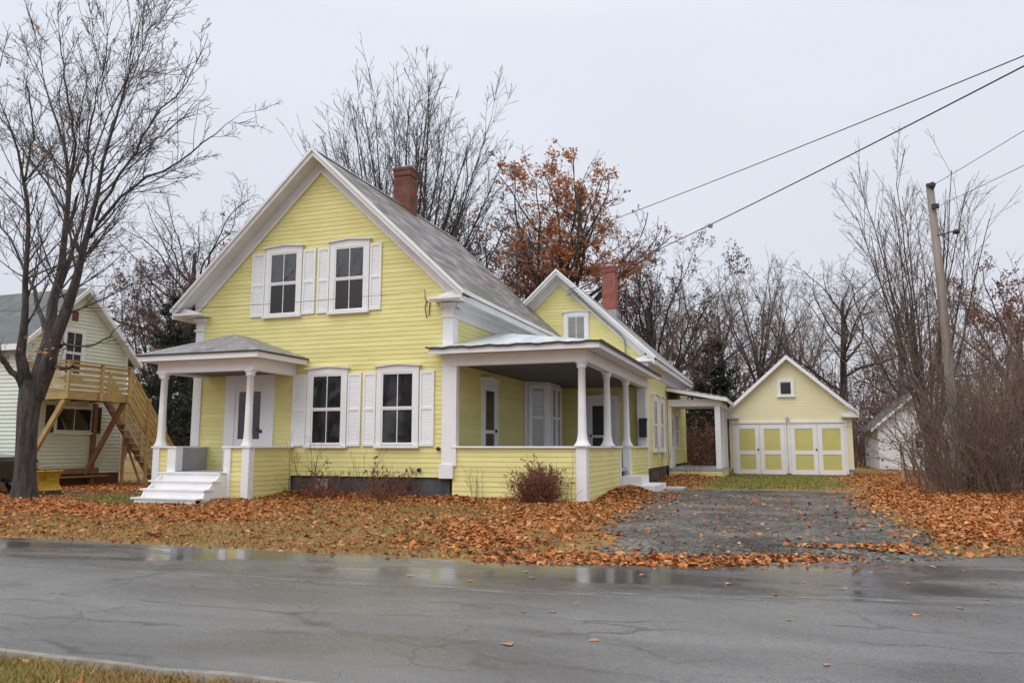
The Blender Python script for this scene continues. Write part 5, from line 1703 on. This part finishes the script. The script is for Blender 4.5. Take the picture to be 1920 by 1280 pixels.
MB().tube([(11.2, 3.45, -0.5), (11.2, 3.45, 9.6)], [0.17, 0.12], 12).build("shaft", M['pole'], pl2, smooth=True)

def wire(label, a, b_, sag, r=0.011):
    a, b_ = Vector(a), Vector(b_)
    pts = [a.lerp(b_, t) - Vector((0, 0, sag*4*t*(1-t))) for t in np.linspace(0, 1, 25)]
    org = pts[0].copy()
    o = MB().tube([p-org for p in pts], r, 5).build("overhead_wire", M['wire'], None, org)
    tag(o, label, "wire")
wire("upper thin wire running from the main roof to the street pole", (-10.6, 28.6, 8.75), (11.35, 3.6, 6.49), 0.30, 0.010)
wire("lower thicker wire running from the ell gable to the street pole", (-7.45, 28.3, 7.3), (11.05, 3.6, 7.63), 0.30, 0.014)
wire("upper wire leaving the top of the leaning pole", (4.92, 26.5, 9.52), (11.1, 3.65, 8.83), 0.15, 0.009)
wire("lower wire leaving the leaning pole below its top", (4.98, 26.45, 8.8), (11.1, 3.65, 7.43), 0.15, 0.009)
wire("thin wire crossing in front of the upper front windows", (-8.95, 18.82, 5.60), (-24.5, 14.0, 5.3), 0.35, 0.006)

stk = MB().tube([(0, 0, -0.2), (0.02, 0, 0.9), (0.22, 0.1, 1.9)], [0.05, 0.045, 0.035], 8).build("wooden_stake", M['pale_wood'], None, (4.5, 33.8, 0))
tag(stk, "pale leaning wooden stake standing in leaves beside the thicket", "stake")
for i, (x, y) in enumerate(((5.35, 40.2), (5.8, 40.0), (6.25, 39.8), (6.7, 39.6), (7.15, 39.4))):
    h = 1.55 + 0.2*math.sin(i*2.1)
    o = MB().tube([(0, 0, -0.2), (0.03*math.sin(i), 0.02, h)], [0.055, 0.045], 7).build("fence_post", M['fence_wood'], None, (x, y, 0))
    tag(o, "dark rough fence post in front of the small white house", "fence post", "row of dark posts before the white house")
rf = thing("board_fence", "low grey-brown rail fence behind the thicket shrubs", "fence", (8.0, 29.6, 0))
for i in range(4):
    MB().box(6.6+i*1.3, 6.72+i*1.3, 29.55, 29.67, -0.2, 1.3).build("post", M['fence_wood'], rf)
for z in (0.45, 0.85, 1.2):
    MB().box(6.5, 10.8, 29.5, 29.548, z, z+0.13).build("rail", M['lumber_dark'], rf)
cl = MB()
nx_, nz_ = 12, 8
for i in range(nx_):
    for j in range(nz_):
        u, v = i/(nx_-1), j/(nz_-1)
        cl.V.append((7.1+0.5*u, 29.46-0.03*math.sin(u*9)*(1-v)-0.01, 1.36-0.32*v-0.04*math.sin(u*5)))
for i in range(nx_-1):
    for j in range(nz_-1):
        k = i*nz_+j
        cl.F.append((k, k+nz_, k+nz_+1, k+1))
cl.extrude([(7.1, 29.44, 1.37), (7.6, 29.44, 1.34), (7.6, 29.62, 1.34), (7.1, 29.62, 1.37)], (0, 0, 0.02))
tag(cl.build("hanging_cloth", M['cloth_blue']), "blue and white cloth hanging over the rail fence", "cloth")
# white camper behind
cp = thing("camper_trailer", "white rounded camper trailer half hidden behind the thicket", "trailer", (11.6, 37, 0))
prof = [(9.6, 0.55), (9.45, 1.1), (9.75, 1.9), (10.6, 2.35), (13.4, 2.4), (13.9, 1.9), (14.0, 0.9), (13.6, 0.55)]
MB().extrude([(x, 36, z) for x, z in prof], (0, 2.1, 0)).build("body", M['white_shed'], cp)
MB().box(10.4, 11.2, 35.975, 35.999, 1.35, 1.85).build("window", M['glass'], cp)
MB().box(12.2, 13.0, 35.975, 35.999, 1.35, 1.85).build("window", M['glass'], cp)
for yy in (36.1, 37.9):
    MB().tube([(11.9, yy-0.1, 0.33), (11.9, yy+0.1, 0.33)], 0.34, 18).build("wheel", M['tyre'], cp)

# ------------------------------------------------------------------ pickup with snowplow
tk = thing("pickup_truck", "black pickup truck parked behind the maple trunk", "truck", (-23.8, 17.7, 0))
bp_ = [(-26.6, 0.48), (-26.6, 1.12), (-24.75, 1.14), (-24.55, 1.72), (-23.55, 1.76), (-22.95, 1.18), (-21.35, 1.08), (-21.15, 0.95), (-21.1, 0.48)]
def arch(cx):
    return [(cx+0.50*math.cos(a), 0.42+0.50*math.sin(a)) for a in np.linspace(math.pi, 0, 10)][::-1]
poly = bp_[:] + [(-21.38, 0.46)] + [(x, max(z, 0.46)) for x, z in arch(-21.9)] + [(x, max(z, 0.46)) for x, z in arch(-25.6)]
MB().extrude([(x, 16.85, z) for x, z in poly], (0, 1.8, 0)).build("body", M['car'], tk)
MB().box(-24.45, -23.15, 16.83, 16.849, 1.24, 1.62).build("side_window", M['glass'], tk)
MB().box(-22.95, -21.35, 16.835, 16.849, 1.02, 1.06).build("trim_strip", M['chrome'], tk)
at = MB()
at.tube([(-21.9+0.53*math.cos(a), 16.84, 0.42+0.53*math.sin(a)) for a in np.linspace(0.1, math.pi-0.1, 14)], 0.022, 6)
at.build("arch_trim", M['chrome'], tk)
for cx in (-21.9, -25.6):
    for yy in (16.82, 18.45):
        w_ = MB()
        w_.tube([(cx, yy, 0.38), (cx, yy+0.05, 0.38), (cx, yy+0.2, 0.38), (cx, yy+0.24, 0.38)], [0.34, 0.39, 0.39, 0.34], 24)
        w = w_.build("wheel", M['tyre'], tk, smooth=False)
        MB().tube([(cx, yy-0.012, 0.38), (cx, yy-0.002, 0.38)], [0.13, 0.2], 16).build("hub", M['chrome'], w).location = (0, 0, 0)
for yy in (17.0, 18.35):
    MB().box(-21.1, -21.06, yy, yy+0.25, 0.72, 0.92).build("headlight", M['chrome'], tk)
tk.location = (-24.1, 17.0, 0)
pw_ = thing("snow_plow", "worn yellow snow plow blade standing right of the maple trunk", "snow plow", (-20.3, 17.5, 0))
bl = MB()
nz_ = 9
for iy, yy in enumerate((16.55, 17.75)):
    for j in range(nz_):
        a = R(-55 + 110*j/(nz_-1))
        bl.V.append((-20.0-0.36*math.cos(a)+0.02, yy, 0.34+0.36*math.sin(a)+0.04))
    for j in range(nz_):
        a = R(-55 + 110*j/(nz_-1))
        bl.V.append((-20.0-0.39*math.cos(a)+0.02, yy, 0.34+0.39*math.sin(a)+0.04))
for j in range(nz_-1):
    for o_ in (0, nz_):
        bl.F.append((o_+j, o_+j+1, 2*nz_+o_+j+1, 2*nz_+o_+j))
for b0_ in (0, 2*nz_):
    for j in range(nz_-1):
        bl.F.append((b0_+j, b0_+j+1, b0_+nz_+j+1, b0_+nz_+j))
bl.F.append((nz_-1, 2*nz_-1, 4*nz_-1, 3*nz_-1))
bl.F.append((0, nz_, 3*nz_, 2*nz_))
bl.build("blade", M['plow'], pw_)
MB().box(-20.24, -20.18, 16.56, 17.74, -0.02, 0.12).build("cutting_edge", M['fence_wood'], pw_)
for yy in (16.5, 17.1, 17.72):
    MB().extrude([(-20.42, yy, 0.1), (-20.15, yy, 0.05), (-20.36, yy, 0.3), (-20.36, yy, 0.5), (-20.15, yy, 0.72), (-20.46, yy, 0.55)], (0, 0.05, 0)).build("rib", M['plow'], pw_)
MB().beam((-21.55, 17.1, 0.42), (-20.4, 17.1, 0.36), 0.5, 0.12).build("push_frame", M['black'], pw_)

# ------------------------------------------------------------------ fallen leaves
def vnoise(x, y, s=1.0):
    return (np.sin(x*1.3*s+1.7*np.sin(y*0.9*s)) + np.sin(y*1.7*s+1.3*np.sin(x*1.1*s+2)) + np.sin((x+y)*0.8*s+3.1)*0.8 + np.sin((x*2.9-y*2.3)*s)*0.5)/3.3

def sm(v, a, b_):
    t = np.clip((v-a)/(b_-a), 0, 1)
    return t*t*(3-2*t)

def blocked(x, y):
    m = (x > XL-0.05) & (x < XR+0.02) & (y > YF-0.05) & (y < YB)
    m |= (x > XR-0.1) & (x < PXR+0.02) & (y > YF-0.05) & (y < EYF)
    m |= (x > LX0-0.03) & (x < LX1+0.03) & (y > LY-0.03) & (y < YF)
    m |= (x > -15.75) & (x < -13.75) & (y > LY-1.2) & (y < LY)
    m |= (x > EXL) & (x < EXRW) & (y > EYF-0.1) & (y < EYB)
    m |= (x > EXRW-0.1) & (x < QX) & (y > QY0) & (y < QY1)
    m |= (x > GX0-0.05) & (x < GX1+0.05) & (y > GY-0.1) & (y < GYB)
    m |= (x > PXR) & (x < -3.55) & (y > 23.4) & (y < 26)
    m |= (x < NX) & (y > NY0) & (y < NY1)
    return m

def leaf_density(x, y):
    """leaves per square metre, 0..1 of a full cover"""
    e = edge_y(x)
    n1, n2 = vnoise(x, y, 0.8), vnoise(x*1.0+5, y*1.0-3, 2.4)
    base = 0.15 + 0.09*n1 + 0.12*n2
    left = sm(-x-0.55*(y-10), 6.2, 9.0)*sm(y, 11.2, 13.4)*(0.75+0.45*n1)*(1-sm(y, 18.5, 22)*0.4)
    front = sm(y, 16.3, 18.6)*(x > -13.2)*(x < -4.2)*(0.85+0.3*n2)
    mid = np.exp(-((x+4.6)/1.5)**2)*sm(y, 10.3, 11.2)*(0.7+0.4*n2)
    band = np.exp(-((y-e-0.35)/0.55)**2)*(x > -4)*(1-sm(x, 1.4, 2.6))*0.95
    right = sm(x, 1.9, 2.9)*sm(y-e, 0.2, 1.6)*(0.9+0.3*n1)*(1-sm(y, 40, 60)*0.5)
    steps = np.exp(-((x+4.1)/0.75)**2-((y-22)/1.9)**2)*1.1 + np.exp(-((x+3.4)/1.5)**2-((y-32.3)/2.0)**2)*1.1
    d_ = np.maximum.reduce([base, left, front, mid, band, right, steps])
    el, er = x+3.3-0.35*n2-0.9*np.exp(-(y-11.2)/1.6), 2.0+0.45*n1+0.3*n2-x
    inner = sm(np.minimum(el, er), -0.15, 0.9)*sm(y-e+0.25*n2, 0.65, 1.25)*(y < 26.3)
    dd = 0.02 + 0.045*np.maximum(n2, 0) + steps*0.9
    d_ = d_*(1-inner) + dd*inner
    back = (y > 26.3)*(x > -2.4)*(x < 2.2)*(y < 42)
    d_ = np.where(back, 0.05+0.03*n2, d_)
    d_ = np.where((y > 42) & (x > -14), 0.75, d_)
    path = (x > -24)*(x < -14.6)*(y > 16.8)*(y < 18.6)
    d_ = np.where(path, 0.12+0.1*n2, d_)
    d_ = np.where(y < e+0.02, 0.06*np.exp(-(e-y)/0.3)+0.0, d_)
    d_ = np.where(x < -4, d_*(0.45+0.55*sm(y-e+0.5*n2, 0.0, 1.2)), d_)
    return np.clip(d_, 0, 1.1)

lg = np.random.default_rng(77)
def scatter(n, x0, x1, y0, y1):
    x, y = lg.uniform(x0, x1, n), lg.uniform(y0, y1, n)
    k = (lg.random(n) < leaf_density(x, y)) & ~blocked(x, y)
    return x[k], y[k]
xa, ya = scatter(265000, -24, 8.5, 9.9, 24)
xb, yb = scatter(30000, -26, 14, 24, 62)
xc2, yc2 = scatter(22000, 1.4, 7, 24, 44)
xd2, yd2 = scatter(9000, -5, -2, 25, 36)
lx, ly = np.concatenate([xa, xb, xc2, xd2]), np.concatenate([ya, yb, yc2, yd2])

OUT = np.array([1.0, 0.52, 0.9, 0.5, 0.86, 0.55])
def leaf_template():
    a = np.arange(6)*2*np.pi/6
    v = np.stack([OUT*np.cos(a), OUT*np.sin(a)*0.85, np.zeros(6)], -1)
    return np.concatenate([[[0, 0, 0]], v])
TPL = leaf_template()
TRI = np.array([[0, i+1, (i+1) % 6+1] for i in range(6)])
def leaf_field(x, y, z, size, g, tilt=0.45, curl=1.0):
    N = len(x)
    s = size*np.exp(np.clip(g.normal(-0.05, 0.33, N), -0.8, 0.5))
    c1, c2 = curl*g.normal(0, 0.30, N), curl*g.normal(0, 0.22, N)
    v = np.repeat(TPL[None], N, 0)
    v[..., 2] = c1[:, None]*v[..., 0]**2 + c2[:, None]*np.abs(v[..., 1]) + g.normal(0, 0.05, (N, 7))
    v *= s[:, None, None]
    ax, ay, az = g.normal(0, tilt, N), g.normal(0, tilt, N), g.uniform(0, 6.283, N)
    def rot(v, a, i, j):
        c, q = np.cos(a)[:, None], np.sin(a)[:, None]
        vi, vj = v[..., i]*c - v[..., j]*q, v[..., i]*q + v[..., j]*c
        v[..., i], v[..., j] = vi, vj
    rot(v, az, 0, 1); rot(v, ax, 1, 2); rot(v, ay, 0, 2)
    v[..., 2] -= v[..., 2].min(1)[:, None]*0.7
    v += np.stack([x, y, z], -1)[:, None, :]
    F = TRI[None] + (np.arange(N)*7)[:, None, None]
    return v.reshape(-1, 3), F.reshape(-1, 3)
onroad = ly < edge_y(lx)
lz = np.where(onroad, -0.115, ground_z(lx, ly)+0.004) + np.where(onroad, 0, lg.uniform(0, 0.022, len(lx))*np.clip(leaf_density(lx, ly), 0, 1))
V, F = leaf_field(lx, ly, lz, 0.048, lg, 0.28)
tag(place("fallen_leaves", mesh_np("fallen_leaves", V, F, M['ground_leaf'])), "carpet of rust-orange fallen leaves over the lawn and drive", "leaves", kind="stuff")

# single leaves lying on the wet street
road_spots = [(-1.95,7.62),(-2.3,7.05),(-2.05,7.15),(-1.45,6.25),(-2.35,5.95),(-2.05,5.9),(0.02,7.5),(1.1,8.1),(1.55,8.55),(0.25,6.1),(0.55,5.15),(-5.1,8.3),(-4.2,8.55),(-3.4,8.45),
              (-2.8,8.9),(-5.5,7.4),(-6.2,7.2),(-4.4,6.6),(0.6,9.3),(1.3,9.9),(0.2,9.6),(-0.6,9.2),(2.2,10.2),(1.0,10.6),(-7.4,8.9),(-3.0,9.3),(-1.6,9.5),(2.6,9.6),(1.9,9.1),(-0.1,8.7)]
for i, (x, y) in enumerate(road_spots):
    V, F = leaf_field(np.zeros(1), np.zeros(1), np.zeros(1), 0.050, lg, 0.03, 0.3)
    V = V - np.array([0, 0, V[:, 2].min()])
    o = place("fallen_leaf", mesh_np("fallen_leaf", V, F, M['pale_leaf']), None, (x, y, -0.1185))
    tag(o, "single tan leaf lying flat on the wet street", "leaf", "loose leaves on the street")

vx, vy = lg.uniform(-8, -1.5, 90), lg.uniform(2.8, 4.4, 90)
V, F = leaf_field(vx, vy, ground_z(vx, vy)+0.02, 0.04, lg)
tag(place("verge_leaves", mesh_np("verge_leaves", V, F, M['ground_leaf'])), "small rust leaves scattered in the near verge", "leaves", kind="stuff")

# ------------------------------------------------------------------ grass
def blades(x, y, h, g, lean=0.5, w=0.008):
    N = len(x)
    z = ground_z(x, y)
    a = g.uniform(0, 6.283, N)
    hh = h*g.uniform(0.5, 1.3, N)
    l_ = hh*g.uniform(0.1, 1.0, N)*lean
    b_ = a + g.normal(1.57, 0.4, N)
    ww = w*g.uniform(0.6, 1.4, N)
    p0 = np.stack([x, y, z-0.005], -1)
    dx = np.stack([np.cos(b_)*ww, np.sin(b_)*ww, np.zeros(N)], -1)
    mid = p0 + np.stack([np.cos(a)*l_*0.4, np.sin(a)*l_*0.4, hh*0.6], -1)
    tip = p0 + np.stack([np.cos(a)*l_, np.sin(a)*l_, hh], -1)
    V = np.stack([p0-dx, p0+dx, mid+dx*0.7, tip, mid-dx*0.7], 1).reshape(-1, 3)
    k = np.arange(N)*5
    F = np.stack([np.stack([k, k+1, k+2], -1), np.stack([k, k+2, k+4], -1), np.stack([k+4, k+2, k+3], -1)], 1).reshape(-1, 3)
    return V, F
gg = np.random.default_rng(88)
x, y = gg.uniform(-8.5, -1.5, 34000), gg.uniform(2.6, 4.45, 34000)
green = vnoise(x, y, 1.6) + gg.normal(0, 0.25, len(x)) > 0.28
tag(place("verge_grass", mesh_np("verge_grass", *blades(x[~green], y[~green], 0.06, gg, 1.2, 0.004), M['grass'])), "straw-coloured grass of the near verge", "grass", kind="stuff")
tag(place("verge_grass", mesh_np("verge_grass", *blades(x[green], y[green], 0.06, gg, 1.0, 0.004), M['grass_green'])), "green tufts in the near verge", "grass", kind="stuff")
x, y = gg.uniform(-24, 5, 90000), gg.uniform(10.1, 19, 90000)
k = (y > edge_y(x)+0.15) & ~blocked(x, y) & ~((x > -3.1) & (x < 2.0)) & (gg.random(len(x)) > leaf_density(x, y)*0.8)
x, y = x[k], y[k]
tag(place("lawn_grass", mesh_np("lawn_grass", *blades(x, y, 0.055, gg, 1.2, 0.008), M['grass'])), "short tan grass of the front lawn", "grass", kind="stuff")
x, y = gg.uniform(-2.6, 2.6, 26000), gg.uniform(26.4, 39.6, 26000)
k = ~blocked(x, y) & (gg.random(len(x)) < (1-sm(x, 0.8, 2.6))*np.clip(0.62+0.75*vnoise(x, y, 1.7), 0.08, 1)*sm(y+0.8*vnoise(x, y, 2.2), 26.6, 28.5))
x2, y2 = gg.uniform(-17.5, -14.0, 5000), gg.uniform(15.6, 17.2, 5000)
k2 = ~blocked(x2, y2)
x, y = np.concatenate([x[k], x2[k2]]), np.concatenate([y[k], y2[k2]])
tag(place("green_grass", mesh_np("green_grass", *blades(x, y, 0.09, gg, 0.8, 0.016), M['grass_green'])), "green grass in front of the garage and by the entry steps", "grass", kind="stuff")
